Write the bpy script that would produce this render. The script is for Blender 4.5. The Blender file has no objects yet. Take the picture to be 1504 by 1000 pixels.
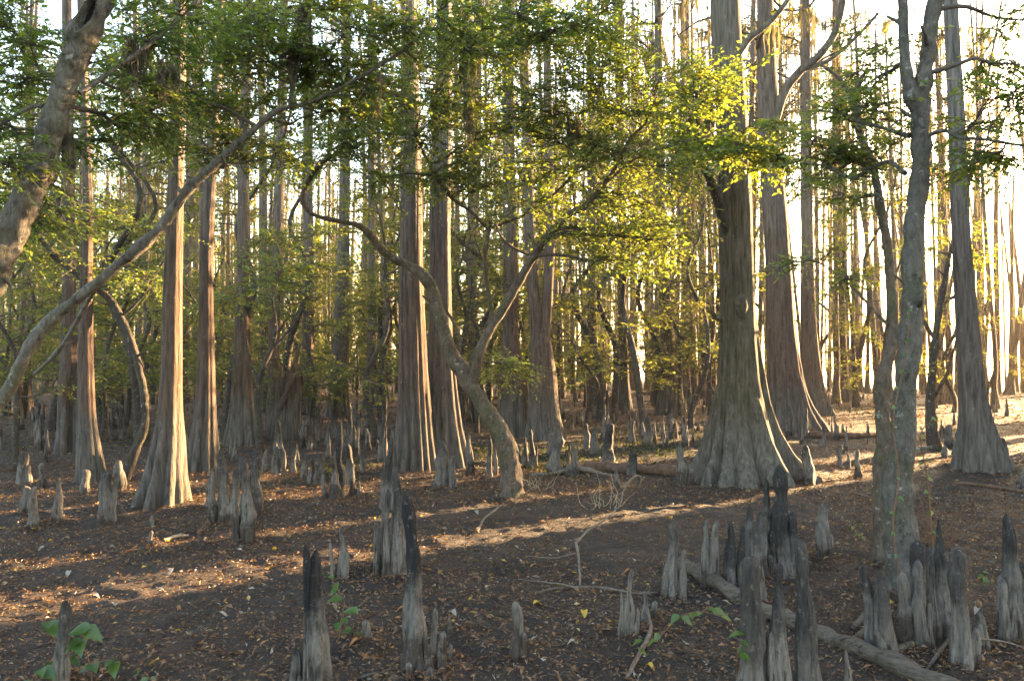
import bpy, math, random, re
import numpy as np

rng = np.random.default_rng(11)
R = math.radians

# ------------------------------------------------------------------ camera, sky, sun, exposure
sc = bpy.context.scene
col = sc.collection
CAM_H, F, PITCH = 1.6, 1170.0, math.atan(30 / 1170.0)
cam_d = bpy.data.cameras.new('camera')
cam_d.sensor_width = 36.0
cam_d.lens = 36.0 * F / 1504.0
cam_d.clip_start, cam_d.clip_end = 0.05, 6000
cam = bpy.data.objects.new('camera', cam_d)
col.objects.link(cam)
cam.location = (0, 0, CAM_H)
cam.rotation_euler = (math.pi / 2 + PITCH, 0, 0)
sc.camera = cam

SUN_AZ, SUN_EL = R(53.3), R(8.0)          # azimuth from +Y towards +X
world = bpy.data.worlds.new('World')
sc.world = world
world.use_nodes = True
wn = world.node_tree
bg = wn.nodes['Background']
sky = wn.nodes.new('ShaderNodeTexSky')
sky.sky_type = 'NISHITA'
sky.sun_disc = False
sky.sun_elevation = SUN_EL
sky.sun_rotation = SUN_AZ
sky.air_density, sky.dust_density, sky.ozone_density = 1.0, 2.6, 0.55
wn.links.new(sky.outputs[0], bg.inputs[0])
bg.inputs[1].default_value = 0.09
sun_d = bpy.data.lights.new('sun', 'SUN')
sun_d.energy = 5.0
sun_d.angle = R(0.5)
sun_d.color = (1.0, 0.65, 0.32)
sun = bpy.data.objects.new('sun', sun_d)
col.objects.link(sun)
sdir = np.array([math.sin(SUN_AZ) * math.cos(SUN_EL), math.cos(SUN_AZ) * math.cos(SUN_EL), math.sin(SUN_EL)])
from mathutils import Vector
sun.rotation_euler = Vector(sdir).to_track_quat('Z', 'Y').to_euler()
sun.location = (30, 20, 12)
vs = sc.view_settings
vs.view_transform, vs.look, vs.gamma, vs.exposure = 'Standard', 'None', 1.0, 4.25
vs.use_curve_mapping = False
sc.render.engine = 'CYCLES'
cy = sc.cycles
cy.use_denoising = True
cy.max_bounces, cy.diffuse_bounces, cy.glossy_bounces = 6, 4, 2
cy.transmission_bounces, cy.transparent_max_bounces = 4, 4
cy.sample_clamp_indirect = 6.0
cy.caustics_reflective = cy.caustics_refractive = False

# ------------------------------------------------------------------ pixel -> world
def ray(x, y):
    rx, up = (x - 752) / F, (500 - y) / F
    return np.array([rx, math.cos(PITCH) - up * math.sin(PITCH), math.sin(PITCH) + up * math.cos(PITCH)])

def at(x, y, Y):
    d = ray(x, y)
    return np.array([0, 0, CAM_H]) + d * (Y / d[1])

def gpt(x, y):
    d = ray(x, y)
    return np.array([0, 0, CAM_H]) + d * (CAM_H / -d[2])

# ------------------------------------------------------------------ noise
def _hash(i, j, k, seed):
    n = (i * 374761393 + j * 668265263 + k * 2147483647 + seed * 1274126177) & 0xffffffff
    n = ((n ^ (n >> 13)) * 1274126177) & 0xffffffff
    n = ((n ^ (n >> 16)) * 2246822519) & 0xffffffff
    return ((n ^ (n >> 15)) & 0xffffff) / float(0xffffff)

def vnoise(p, seed=0):
    p = np.asarray(p, float)
    if p.shape[-1] == 2:
        p = np.concatenate([p, np.zeros(p.shape[:-1] + (1,))], -1)
    i = np.floor(p).astype(np.int64)
    f = p - i
    f = f * f * (3 - 2 * f)
    r = 0
    for a in (0, 1):
        for b in (0, 1):
            for c in (0, 1):
                w = (f[..., 0] if a else 1 - f[..., 0]) * (f[..., 1] if b else 1 - f[..., 1]) * (f[..., 2] if c else 1 - f[..., 2])
                r = r + w * _hash(i[..., 0] + a, i[..., 1] + b, i[..., 2] + c, seed)
    return r - 0.5

def fbm(p, seed=0, o=3):
    r, a, s = 0, 1.0, 1.0
    p = np.asarray(p, float)
    for k in range(o):
        r = r + a * vnoise(p * s, seed + k)
        a *= 0.5
        s *= 2.03
    return r

# cypress knees as read from the photograph (pixels), placed later; soil heaps up round the nearer ones
KROW = 'row of pale knees before the crooked forked tree'
KN = [  # x, y base, y top, base width, top width, lean px, prongs, label, group
    (612, 985, 735, 50, 17, -16, [(.38, .22, .4)], 'tallest knee, black above and silt-grey below, with small knees at its foot', None),
    (466, 1022, 815, 46, 24, -3, [(-.22, 1.06, .42)], 'thick charcoal-black knee with a second slim peak, beside the green sprig', None),
    (433, 1024, 955, 24, 14, 0, None, 'short pale knee at the foot of the thick charcoal-black knee', None),
    (646, 982, 930, 22, 12, 6, None, 'small pale knee leaning at the foot of the tallest knee', 'small knees at the foot of the tallest knee'),
    (636, 962, 898, 15, 9, 2, None, 'small pale knee leaning at the foot of the tallest knee', 'small knees at the foot of the tallest knee'),
    (660, 928, 899, 12, 7, 1, None, 'small pale knee leaning at the foot of the tallest knee', 'small knees at the foot of the tallest knee'),
    (661, 968, 948, 13, 9, 0, None, 'small pale knee leaning at the foot of the tallest knee', 'small knees at the foot of the tallest knee'),
    (602, 992, 975, 16, 10, 0, None, 'small pale knee leaning at the foot of the tallest knee', 'small knees at the foot of the tallest knee'),
    (630, 996, 982, 16, 10, 0, None, 'small pale knee leaning at the foot of the tallest knee', 'small knees at the foot of the tallest knee'),
    (539, 936, 914, 17, 13, 0, None, 'stubby pale knee near the green sprig', 'stubby pale knees near the green sprig'),
    (516, 938, 926, 15, 11, 0, None, 'stubby pale knee near the green sprig', 'stubby pale knees near the green sprig'),
    (504, 838, 766, 26, 9, -1, [(-.5, .68, .35)], 'grey two-pronged knee standing alone in the sun streak', None),
    (570, 745, 648, 30, 10, 2, [(.25, 1.0, .4)], 'tall knee with a sunlit edge, rearmost of the spiky clump behind the tallest knee', None),
    (580, 838, 690, 34, 12, 4, [(-.3, .8, .5)], 'biggest knee of the spiky clump behind the tallest knee', None),
    (561, 834, 742, 15, 7, 2, None, 'thin knee of the spiky clump behind the tallest knee', 'thin knees of the spiky clump'),
    (552, 836, 760, 12, 6, 0, None, 'thin knee of the spiky clump behind the tallest knee', 'thin knees of the spiky clump'),
    (594, 830, 722, 16, 7, 2, None, 'thin knee of the spiky clump behind the tallest knee', 'thin knees of the spiky clump'),
    (761, 952, 878, 27, 11, -2, None, 'lone pale bottle-shaped knee on open mud', None),
    (923, 928, 838, 28, 10, 3, None, 'pale knee standing in front of the fallen branch', None),
    (948, 911, 870, 16, 10, 0, None, 'stubby pale knee beside the one at the fallen branch', 'stubby knees at the fallen branch'),
    (961, 908, 886, 11, 8, 1, None, 'stubby pale knee beside the one at the fallen branch', 'stubby knees at the fallen branch'),
    (985, 864, 760, 34, 13, 3, None, 'grey knee with a dark tip at the end of the fallen log', None),
    (1048, 852, 762, 28, 14, 3, [(-.4, 1.0, .5)], 'twin-tipped grey knee leaning over the fallen log', None),
    (1073, 853, 766, 26, 12, 0, [(.5, .95, .6)], 'dark knee behind the fallen log beside the twin-tipped knee', None),
    (1104, 846, 748, 22, 10, 0, None, 'sooty black knee in the huddle behind the fallen log', 'sooty knees huddled behind the log'),
    (1118, 842, 752, 28, 18, 0, None, 'sooty black knee in the huddle behind the fallen log', 'sooty knees huddled behind the log'),
    (1131, 838, 710, 17, 9, -1, None, 'sooty black knee in the huddle behind the fallen log', 'sooty knees huddled behind the log'),
    (1149, 842, 690, 36, 20, -3, None, 'broad tall knee rising highest in the sooty huddle behind the log', None),
    (1164, 836, 758, 20, 10, -2, None, 'sooty black knee in the huddle behind the fallen log', 'sooty knees huddled behind the log'),
    (1113, 880, 772, 26, 12, -2, None, 'grey knee with a gold-edged rim in front of the sooty huddle', None),
    (1106, 1042, 820, 58, 26, -3, None, 'broad smooth knee, largest in front of the fallen log', None),
    (1146, 1042, 838, 44, 18, -2, [(-.25, .55, .45)], 'ribbed grey knee with a gold-edged rim next to the broad smooth knee', None),
    (1188, 1040, 800, 42, 16, -9, [(.05, .72, .7)], 'ribbed grey knee with a knotted side stub beside the fallen log', None),
    (1141, 1030, 968, 20, 9, 0, None, 'small dark knee wedged between the broad and ribbed knees', None),
    (1246, 1040, 958, 30, 9, 0, None, 'small pointed knee in front of the fallen log', None),
    (1211, 821, 744, 26, 13, -2, None, 'lone grey knee on open mud beyond the fallen log', None),
    (1288, 950, 826, 34, 12, -22, None, 'dark slanting knee leaning away from the crooked forked tree', None),
    (1304, 962, 850, 38, 16, -8, [(-.25, .3, .6)], KROW + ', first beside the slanting one', None),
    (1328, 946, 842, 30, 15, -3, None, 'second knee in the row before the crooked forked tree', None),
    (1353, 952, 828, 36, 17, -6, None, 'white-tipped knee in the row before the crooked forked tree', None),
    (1384, 938, 768, 38, 16, 0, None, 'tall dark knee in the row before the crooked forked tree', None),
    (1414, 972, 812, 46, 20, -6, [(.34, .3, .42)], 'stout grey knee with a spreading foot at the end of the row', None),
    (1446, 952, 904, 26, 14, -4, None, 'stubby grey knee beside the stout one', None),
    (1475, 946, 856, 28, 12, -2, None, 'slim grey knee in front of the tall dark one past the row', None),
    (1488, 936, 758, 42, 17, -14, None, 'tall dark-tipped knee past the end of the row', None),
    (1506, 930, 830, 34, 16, -5, None, 'grey knee behind the tall dark-tipped one past the row', None),
    (1345, 905, 800, 30, 20, 4, None, 'dark knee hugging the foot of the crooked forked tree', 'dark knees hugging the forked tree'),
    (1368, 900, 805, 26, 16, 3, None, 'dark knee hugging the foot of the crooked forked tree', 'dark knees hugging the forked tree'),
    (90, 1003, 886, 30, 13, 3, None, 'grey post-like knee in the green sprig near the bright sun streak', None),
    (1188, 713, 655, 28, 12, -3, None, 'dark-topped knee on the sun streak right of the massive mossy cypress', None),
    (1143, 700, 662, 14, 8, 0, None, 'dark knee against the buttress of the massive mossy cypress', None),
    (1001, 714, 655, 30, 10, -1, None, 'flared knee between the rotten log and the massive mossy cypress', None),
    (928, 700, 668, 22, 14, 1, None, 'dark knee poking up behind the rotten log', 'dark knees at the rotten log'),
    (906, 722, 690, 12, 7, 0, None, 'dark knee poking up behind the rotten log', 'dark knees at the rotten log'),
    (815, 698, 650, 28, 9, 0, None, 'flared grey knee left end of the rotten log', None),
    (843, 698, 654, 24, 8, 1, None, 'slim grey knee next to the flared one at the rotten log', None),
    (894, 680, 625, 24, 11, 1, None, 'tall dark knee behind the rotten log', None),
    (862, 662, 625, 14, 6, 0, None, 'slim knee in the scattered patch behind the rotten log', 'knees scattered behind the rotten log'),
    (873, 668, 630, 22, 8, 0, None, 'slim knee in the scattered patch behind the rotten log', 'knees scattered behind the rotten log'),
    (822, 660, 628, 18, 8, 0, None, 'slim knee in the scattered patch behind the rotten log', 'knees scattered behind the rotten log'),
    (928, 650, 618, 14, 6, 0, None, 'slim knee in the scattered patch behind the rotten log', 'knees scattered behind the rotten log'),
    (951, 655, 615, 16, 8, 0, None, 'slim knee in the scattered patch behind the rotten log', 'knees scattered behind the rotten log'),
    (1261, 704, 664, 17, 6, -2, None, 'slim knee on the mud left of the snaking stem', 'slim knees left of the snaking stem'),
    (1246, 692, 668, 13, 7, 0, None, 'slim knee on the mud left of the snaking stem', 'slim knees left of the snaking stem'),
    (1234, 690, 655, 11, 5, 0, None, 'slim knee on the mud left of the snaking stem', 'slim knees left of the snaking stem'),
    (1476, 682, 645, 18, 8, -2, None, 'knee at the foot of the dark grey cypress', None),
    (1394, 660, 625, 18, 9, 0, None, 'knee left of the dark grey cypress', 'knees left of the dark grey cypress'),
    (1388, 675, 655, 14, 7, 0, None, 'knee left of the dark grey cypress', 'knees left of the dark grey cypress'),
    (1500, 722, 690, 26, 12, 8, None, 'pale slanting knee on the mud past the dark grey cypress', None),
    (650, 716, 648, 34, 14, -3, [(.4, .7, .5)], 'broad grey knee in front of the twin trunks', None),
    (690, 699, 640, 15, 7, -1, None, 'thin knee right of the twin trunks', 'thin knees right of the twin trunks'),
    (719, 701, 640, 13, 6, 0, None, 'thin knee right of the twin trunks', 'thin knees right of the twin trunks'),
    (728, 699, 660, 10, 5, 0, None, 'thin knee right of the twin trunks', 'thin knees right of the twin trunks'),
    (740, 720, 680, 16, 9, 0, None, 'short brown knee hugging the foot of the forked leaning tree', None),
    (328, 770, 664, 32, 13, -2, [(-.35, .75, .5)], 'ribbed grey knee in the sun-tipped clump past the tall sunlit cypress', 'sun-tipped knee clump'),
    (346, 766, 690, 24, 12, 0, None, 'ribbed grey knee in the sun-tipped clump past the tall sunlit cypress', 'sun-tipped knee clump'),
    (362, 792, 668, 36, 12, -4, [(-.35, .8, .5)], 'foremost knee of the sun-tipped clump past the tall sunlit cypress', None),
    (376, 752, 656, 28, 14, -2, None, 'dark broad knee at the back of the sun-tipped clump', None),
    (304, 747, 712, 10, 5, 0, None, 'thin knee beside the sun-tipped clump', 'thin knees beside the sun-tipped clump'),
    (315, 748, 718, 10, 5, 0, None, 'thin knee beside the sun-tipped clump', 'thin knees beside the sun-tipped clump'),
    (490, 735, 674, 28, 11, 0, [(-.4, .6, .45)], 'dark ribbed knee in the clump left of the spiky clump', 'dark knee clump behind the two-pronged knee'),
    (499, 732, 622, 18, 6, -2, None, 'tallest spike of the dark clump behind the two-pronged knee', None),
    (512, 716, 655, 20, 11, -1, None, 'dark ribbed knee in the clump left of the spiky clump', 'dark knee clump behind the two-pronged knee'),
    (518, 730, 684, 15, 6, -1, None, 'dark ribbed knee in the clump left of the spiky clump', 'dark knee clump behind the two-pronged knee'),
    (527, 727, 706, 9, 5, 0, None, 'dark ribbed knee in the clump left of the spiky clump', 'dark knee clump behind the two-pronged knee'),
    (533, 699, 655, 10, 5, -1, None, 'thin sunlit knee between the dark clump and the twin trunks', None),
    (456, 710, 674, 16, 6, 2, [(.5, .8, .6), (1.0, .55, .5)], 'three-pronged knee with sunlit tips left of the dark clump', None),
    (157, 762, 694, 34, 14, 4, [(.3, .98, .4)], 'broad ribbed knee with a sunlit edge before the thin leaning cypress', None),
    (85, 766, 702, 22, 9, 0, None, 'knee with a sunlit edge left of the broad ribbed knee', 'sun-edged knees left of the broad ribbed one'),
    (49, 770, 714, 20, 8, 0, None, 'knee with a sunlit edge left of the broad ribbed knee', 'sun-edged knees left of the broad ribbed one'),
    (38, 753, 715, 20, 13, 0, None, 'knee with a sunlit edge left of the broad ribbed knee', 'sun-edged knees left of the broad ribbed one'),
    (64, 719, 680, 24, 10, 0, None, 'knee near the foot of the hollow cypress', 'knees near the hollow cypress'),
    (33, 712, 665, 24, 12, 0, None, 'knee near the foot of the hollow cypress', 'knees near the hollow cypress'),
    (176, 722, 678, 22, 9, 0, None, 'knee between the thin leaning cypress and the tall sunlit one', None),
    (125, 724, 690, 18, 10, 0, None, 'small knee touching the thin leaning cypress', None),
    (224, 770, 755, 9, 5, 0, None, 'tiny knee on open mud before the tall sunlit cypress', 'tiny knees before the tall sunlit cypress'),
    (221, 800, 787, 12, 8, 0, None, 'tiny knee on open mud before the tall sunlit cypress', 'tiny knees before the tall sunlit cypress'),
    (295, 800, 785, 11, 8, 0, None, 'tiny knee on open mud before the tall sunlit cypress', 'tiny knees before the tall sunlit cypress'),
    (208, 812, 803, 10, 8, 0, None, 'tiny knee on open mud before the tall sunlit cypress', 'tiny knees before the tall sunlit cypress'),
    (240, 790, 779, 6, 4, 0, None, 'tiny knee on open mud before the tall sunlit cypress', 'tiny knees before the tall sunlit cypress'),
]
for x in (404, 416, 431, 446, 390, 470):
    KN.append((x, 695 + (x * 7) % 9, 655 + (x * 5) % 12, 15, 8, 0, None, 'small grey knee in the row below the broken stump', 'knees below the broken stump'))
MOUND = [(x, yb - 2, wb, .05) for x, yb, yt, wb, *_ in KN if yb > 735]
MOUND += [(1097, 697, 150, .10), (609, 690, 90, .08), (652, 684, 90, .08), (240, 735, 95, .08), (298, 689, 64, .06), (1441, 684, 84, .08), (134, 705, 46, .05), (757, 722, 46, .06), (1327, 866, 70, .07)]
MD = np.array([[gpt(x, y)[0], gpt(x, y)[1], w * gpt(x, y)[1] / F * .62 + .07, h_] for x, y, w, h_ in MOUND])

SHORE = np.array([0.8, 0.6])
def height(x, y):
    x, y = np.asarray(x, float), np.asarray(y, float)
    p = np.stack([x, y], -1)
    h = 0.06 * vnoise(p * 0.15, 3) + 0.016 * fbm(p * 0.9, 5, 2)
    near = np.clip(1.6 - np.hypot(x, y) / 22.0, 0, 1)
    h = h + near * (0.03 * fbm(p * 3.6, 9, 2) + 0.034 * fbm(p * 10.0, 21, 2))
    m_ = (y > 2) & (y < 16) & (np.abs(x) < 11)
    if m_.any():
        xm, ym = x[m_], y[m_]
        add = np.zeros_like(xm)
        for mx, my, mr, mh in MD:
            add = np.maximum(add, mh * np.exp(-((xm - mx) ** 2 + (ym - my) ** 2) / (mr * mr)))
        h = h.copy(); h[m_] += add
    s = x * SHORE[0] + y * SHORE[1] - 47.0
    return h - 0.05 - np.clip(s, 0, 6) * 0.16

def hz(x, y):
    return float(height(np.array([x]), np.array([y]))[0])

def ground(x, y):
    """point of the ground seen at a pixel"""
    p = gpt(x, y)
    for _ in range(3):
        d = ray(x, y)
        z = hz(p[0], p[1])
        p = np.array([0, 0, CAM_H]) + d * ((CAM_H - z) / -d[2])
    p[2] = hz(p[0], p[1])
    return p

# ------------------------------------------------------------------ mesh collecting
class G:
    def __init__(s):
        s.V, s.F, s.n, s.A, s.loc = [], [], 0, [], None
    def add(s, v, f, a=None):
        v = np.asarray(v, float)
        f = np.asarray(f, np.int64)
        s.V.append(v)
        s.F.append(f + s.n)
        s.n += len(v)
        s.A.append(np.full(len(f), 0.5) if a is None else np.asarray(a, float))
    def mesh(s, name, mat, smooth=True, origin=(0, 0, 0)):
        V = (np.concatenate(s.V) - np.asarray(origin)).astype(np.float32)
        me = bpy.data.meshes.new(name)
        me.vertices.add(len(V))
        me.vertices.foreach_set('co', V.ravel())
        loops = np.concatenate([f.ravel() for f in s.F]).astype(np.int32)
        tot = np.concatenate([np.full(len(f), f.shape[1]) for f in s.F]).astype(np.int32)
        me.loops.add(len(loops))
        me.loops.foreach_set('vertex_index', loops)
        me.polygons.add(len(tot))
        st = np.concatenate([[0], np.cumsum(tot)[:-1]]).astype(np.int32)
        me.polygons.foreach_set('loop_start', st)
        me.polygons.foreach_set('loop_total', tot)
        me.polygons.foreach_set('use_smooth', np.full(len(tot), smooth))
        at_ = me.attributes.new('tint', 'FLOAT', 'FACE')
        at_.data.foreach_set('value', np.concatenate(s.A).astype(np.float32))
        me.update(calc_edges=True)
        me.materials.append(mat)
        return me

def thing(name, label, cat, loc=(0, 0, 0), group=None):
    o = bpy.data.objects.new(name, None)
    col.objects.link(o)
    o.location = loc
    o.empty_display_size = 0.2
    tag(o, label, cat, group)
    return o

def tag(o, label=None, cat=None, group=None, kind=None):
    if label: o['label'] = label
    if cat: o['category'] = cat
    if group: o['group'] = group
    if kind: o['kind'] = kind
    return o

def obj(name, me, parent=None, loc=(0, 0, 0), rz=0, s=1.0):
    o = bpy.data.objects.new(name, me)
    col.objects.link(o)
    o.parent = parent
    o.location = loc
    o.rotation_euler = (0, 0, rz)
    o.scale = (s, s, s)
    return o

# ------------------------------------------------------------------ materials
def mat(name):
    m = bpy.data.materials.new(name)
    m.use_nodes = True
    nt = m.node_tree
    nt.nodes.clear()
    out = nt.nodes.new('ShaderNodeOutputMaterial')
    return m, nt, out

def N(nt, typ, **kw):
    n = nt.nodes.new('ShaderNode' + typ)
    for k, v in kw.items():
        if k.startswith('i_'):
            n.inputs[k[2:].replace('_', ' ')].default_value = v
        else:
            setattr(n, k, v)
    return n

def L(nt, a, b):
    nt.links.new(a, b)

def noise(nt, vec, scale, detail=4, rough=0.55):
    n = N(nt, 'TexNoise')
    n.inputs['Scale'].default_value = scale
    n.inputs['Detail'].default_value = detail
    n.inputs['Roughness'].default_value = rough
    L(nt, vec, n.inputs['Vector'])
    return n.outputs[0]

def ramp(nt, fac, stops, interp='LINEAR'):
    r = N(nt, 'ValToRGB')
    r.color_ramp.interpolation = interp
    el = r.color_ramp.elements
    while len(el) < len(stops):
        el.new(0.5)
    for e, (p, c) in zip(el, stops):
        e.position = p
        e.color = (c[0], c[1], c[2], 1) if not np.isscalar(c) else (c, c, c, 1)
    L(nt, fac, r.inputs[0])
    return r.outputs[0]

def mixc(nt, fac, a, b, blend='MIX'):
    m = N(nt, 'Mix', data_type='RGBA', blend_type=blend)
    if np.isscalar(fac): m.inputs[0].default_value = fac
    else: L(nt, fac, m.inputs[0])
    for i, v in ((6, a), (7, b)):
        if isinstance(v, tuple): m.inputs[i].default_value = (*v, 1)
        else: L(nt, v, m.inputs[i])
    return m.outputs[2]

def mth(nt, op, a, b=0.0, c=0.0):
    m = N(nt, 'Math', operation=op)
    for i, v in enumerate((a, b, c)):
        if np.isscalar(v): m.inputs[i].default_value = v
        else: L(nt, v, m.inputs[i])
    return m.outputs[0]

def mapping(nt, vec, s, loc=None):
    m = N(nt, 'Mapping')
    m.inputs['Scale'].default_value = s
    if loc is not None: L(nt, loc, m.inputs['Location'])
    L(nt, vec, m.inputs['Vector'])
    return m.outputs[0]

def finish(nt, out, color, rough, height_sock=None, strength=0.5, dist=0.02, spec=0.2):
    p = N(nt, 'BsdfPrincipled')
    L(nt, color, p.inputs['Base Color'])
    if np.isscalar(rough): p.inputs['Roughness'].default_value = rough
    else: L(nt, rough, p.inputs['Roughness'])
    p.inputs['Specular IOR Level'].default_value = spec
    if height_sock is not None:
        b = N(nt, 'Bump')
        b.inputs['Strength'].default_value = strength
        b.inputs['Distance'].default_value = dist
        L(nt, height_sock, b.inputs['Height'])
        L(nt, b.outputs[0], p.inputs['Normal'])
    L(nt, p.outputs[0], out.inputs[0])

def bark_cypress(name, silt, mid, high, green=0.0, line=0.75):
    """stringy bark; silt-grey below the flood line, mid colour above it, paler far up"""
    m, nt, out = mat(name)
    tc = N(nt, 'TexCoord')
    oi = N(nt, 'ObjectInfo')
    off = N(nt, 'CombineXYZ')
    L(nt, mth(nt, 'MULTIPLY', oi.outputs['Random'], 37.0), off.inputs[0])
    L(nt, mth(nt, 'MULTIPLY', oi.outputs['Random'], 91.0), off.inputs[2])
    v = mapping(nt, tc.outputs['Object'], (1, 1, 1), off.outputs[0])
    vs_ = mapping(nt, v, (1, 1, 0.10))
    fib = noise(nt, vs_, 26, 7, 0.62)
    fib2 = noise(nt, vs_, 75, 4, 0.6)
    pat = noise(nt, v, 2.3, 5, 0.6)
    sep = N(nt, 'SeparateXYZ')
    L(nt, tc.outputs['Object'], sep.inputs[0])
    z = mth(nt, 'ADD', sep.outputs[2], mth(nt, 'MULTIPLY', mth(nt, 'SUBTRACT', pat, 0.5), 1.3))
    t1 = N(nt, 'MapRange', interpolation_type='SMOOTHSTEP')
    L(nt, z, t1.inputs[0]); t1.inputs[1].default_value = line - 0.35; t1.inputs[2].default_value = line + 0.55
    t2 = N(nt, 'MapRange', interpolation_type='SMOOTHSTEP')
    L(nt, z, t2.inputs[0]); t2.inputs[1].default_value = 2.5; t2.inputs[2].default_value = 6.5
    c = mixc(nt, t1.outputs[0], silt, mid)
    c = mixc(nt, t2.outputs[0], c, high)
    if green > 0:
        gm = noise(nt, v, 5.0, 6, 0.65)
        gz = N(nt, 'MapRange', interpolation_type='SMOOTHSTEP')
        L(nt, z, gz.inputs[0]); gz.inputs[1].default_value = 0.35; gz.inputs[2].default_value = 1.2
        gz2 = N(nt, 'MapRange', interpolation_type='SMOOTHSTEP')
        L(nt, z, gz2.inputs[0]); gz2.inputs[1].default_value = 4.2; gz2.inputs[2].default_value = 2.4
        gf = mth(nt, 'MULTIPLY', mth(nt, 'MULTIPLY', gz.outputs[0], gz2.outputs[0]), ramp(nt, gm, [(0.38, 0.0), (0.62, green)]))
        c = mixc(nt, gf, c, (0.05, 0.05, 0.02))
    c = mixc(nt, 1.0, c, ramp(nt, fib, [(0.25, 0.24), (0.5, 0.80), (0.75, 1.32)]), 'MULTIPLY')
    lich = ramp(nt, noise(nt, v, 9, 5, 0.7), [(0.62, 0.0), (0.70, 0.45)])
    c = mixc(nt, lich, c, (0.24, 0.23, 0.20))
    fis = noise(nt, mapping(nt, v, (1, 1, 0.16)), 15, 6, 0.7)
    c = mixc(nt, ramp(nt, fis, [(0.32, 0.7), (0.45, 0.0)]), c, (0.022, 0.017, 0.014))
    hs = mth(nt, 'ADD', mth(nt, 'ADD', fib, mth(nt, 'MULTIPLY', fib2, 0.35)), mth(nt, 'MULTIPLY', fis, 1.2))
    finish(nt, out, c, 0.9, hs, 1.0, 0.04, 0.15)
    return m

def bark_smooth(name, base, dark, lichen=(0.33, 0.33, 0.29), green=0.4):
    """thin scaly bark of the small swamp trees with lichen blotches and moss"""
    m, nt, out = mat(name)
    tc = N(nt, 'TexCoord')
    v = tc.outputs['Object']
    n1 = noise(nt, v, 6, 6, 0.65)
    n2 = noise(nt, mapping(nt, v, (1, 1, 0.45)), 34, 6, 0.7)
    c = mixc(nt, ramp(nt, n1, [(0.3, 0.0), (0.7, 1.0)]), base, dark)
    c = mixc(nt, 1.0, c, ramp(nt, n2, [(0.28, 0.45), (0.7, 1.4)]), 'MULTIPLY')
    c = mixc(nt, ramp(nt, noise(nt, v, 4.1, 5, 0.6), [(0.5, 0.0), (0.66, green)]), c, (0.05, 0.06, 0.018))
    c = mixc(nt, ramp(nt, noise(nt, v, 13, 3, 0.75), [(0.61, 0.0), (0.70, 0.6)]), c, lichen)
    c = mixc(nt, ramp(nt, noise(nt, mapping(nt, v, (1, 1, 0.5)), 18, 6, 0.72), [(0.36, 0.7), (0.45, 0.0)]), c, (0.022, 0.018, 0.015))
    finish(nt, out, c, 0.85, n2, 1.0, 0.03, 0.2)
    return m

def knee_mat(name, lo=0.20, hi=0.52, silt=(0.13, 0.113, 0.098), top=(0.045, 0.04, 0.037)):
    m, nt, out = mat(name)
    tc = N(nt, 'TexCoord')
    oi = N(nt, 'ObjectInfo')
    off = N(nt, 'CombineXYZ')
    L(nt, mth(nt, 'MULTIPLY', oi.outputs['Random'], 53.0), off.inputs[0])
    v = mapping(nt, tc.outputs['Object'], (1, 1, 1), off.outputs[0])
    vs_ = mapping(nt, v, (1, 1, 0.16))
    fib = noise(nt, vs_, 55, 6, 0.65)
    pat = noise(nt, v, 9, 6, 0.65)
    sep = N(nt, 'SeparateXYZ')
    L(nt, tc.outputs['Object'], sep.inputs[0])
    z = mth(nt, 'ADD', sep.outputs[2], mth(nt, 'MULTIPLY', mth(nt, 'SUBTRACT', pat, 0.5), 0.55))
    z = mth(nt, 'ADD', z, mth(nt, 'MULTIPLY', mth(nt, 'SUBTRACT', oi.outputs['Random'], 0.5), 0.34))
    t = N(nt, 'MapRange', interpolation_type='SMOOTHSTEP')
    L(nt, z, t.inputs[0]); t.inputs[1].default_value = lo; t.inputs[2].default_value = hi
    c = mixc(nt, t.outputs[0], silt, top)
    mud = N(nt, 'MapRange', interpolation_type='SMOOTHSTEP')
    L(nt, z, mud.inputs[0]); mud.inputs[1].default_value = 0.07; mud.inputs[2].default_value = -0.03
    c = mixc(nt, mud.outputs[0], c, (0.055, 0.043, 0.036))
    c = mixc(nt, 1.0, c, ramp(nt, fib, [(0.27, 0.35), (0.5, 1.0), (0.75, 1.5)]), 'MULTIPLY')
    c = mixc(nt, ramp(nt, noise(nt, v, 24, 4, 0.7), [(0.58, 0.0), (0.68, 0.5)]), c, (0.19, 0.17, 0.145))
    crk = noise(nt, mapping(nt, v, (1, 1, 0.22)), 30, 5, 0.65)
    c = mixc(nt, ramp(nt, crk, [(0.34, 0.8), (0.43, 0.0)]), c, (0.02, 0.017, 0.015))
    hs = mth(nt, 'ADD', mth(nt, 'ADD', fib, crk), mth(nt, 'MULTIPLY', pat, 0.5))
    finish(nt, out, c, 0.85, hs, 1.0, 0.022, 0.2)
    return m

def leaf_mat(name, stops, trans=0.5, gloss=0.05, tcol=1.5):
    m, nt, out = mat(name)
    a = N(nt, 'Attribute', attribute_name='tint')
    c = ramp(nt, a.outputs['Fac'], stops)
    d = N(nt, 'BsdfDiffuse'); L(nt, c, d.inputs[0])
    t = N(nt, 'BsdfTranslucent')
    L(nt, mixc(nt, 1.0, c, (tcol, tcol * 0.95, tcol * 0.55), 'MULTIPLY'), t.inputs[0])
    mx = N(nt, 'MixShader'); mx.inputs[0].default_value = trans
    L(nt, d.outputs[0], mx.inputs[1]); L(nt, t.outputs[0], mx.inputs[2])
    if gloss > 0:
        g = N(nt, 'BsdfGlossy'); g.inputs['Roughness'].default_value = 0.38
        m2 = N(nt, 'MixShader'); m2.inputs[0].default_value = gloss
        L(nt, mx.outputs[0], m2.inputs[1]); L(nt, g.outputs[0], m2.inputs[2])
        L(nt, m2.outputs[0], out.inputs[0])
    else:
        L(nt, mx.outputs[0], out.inputs[0])
    return m

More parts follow.
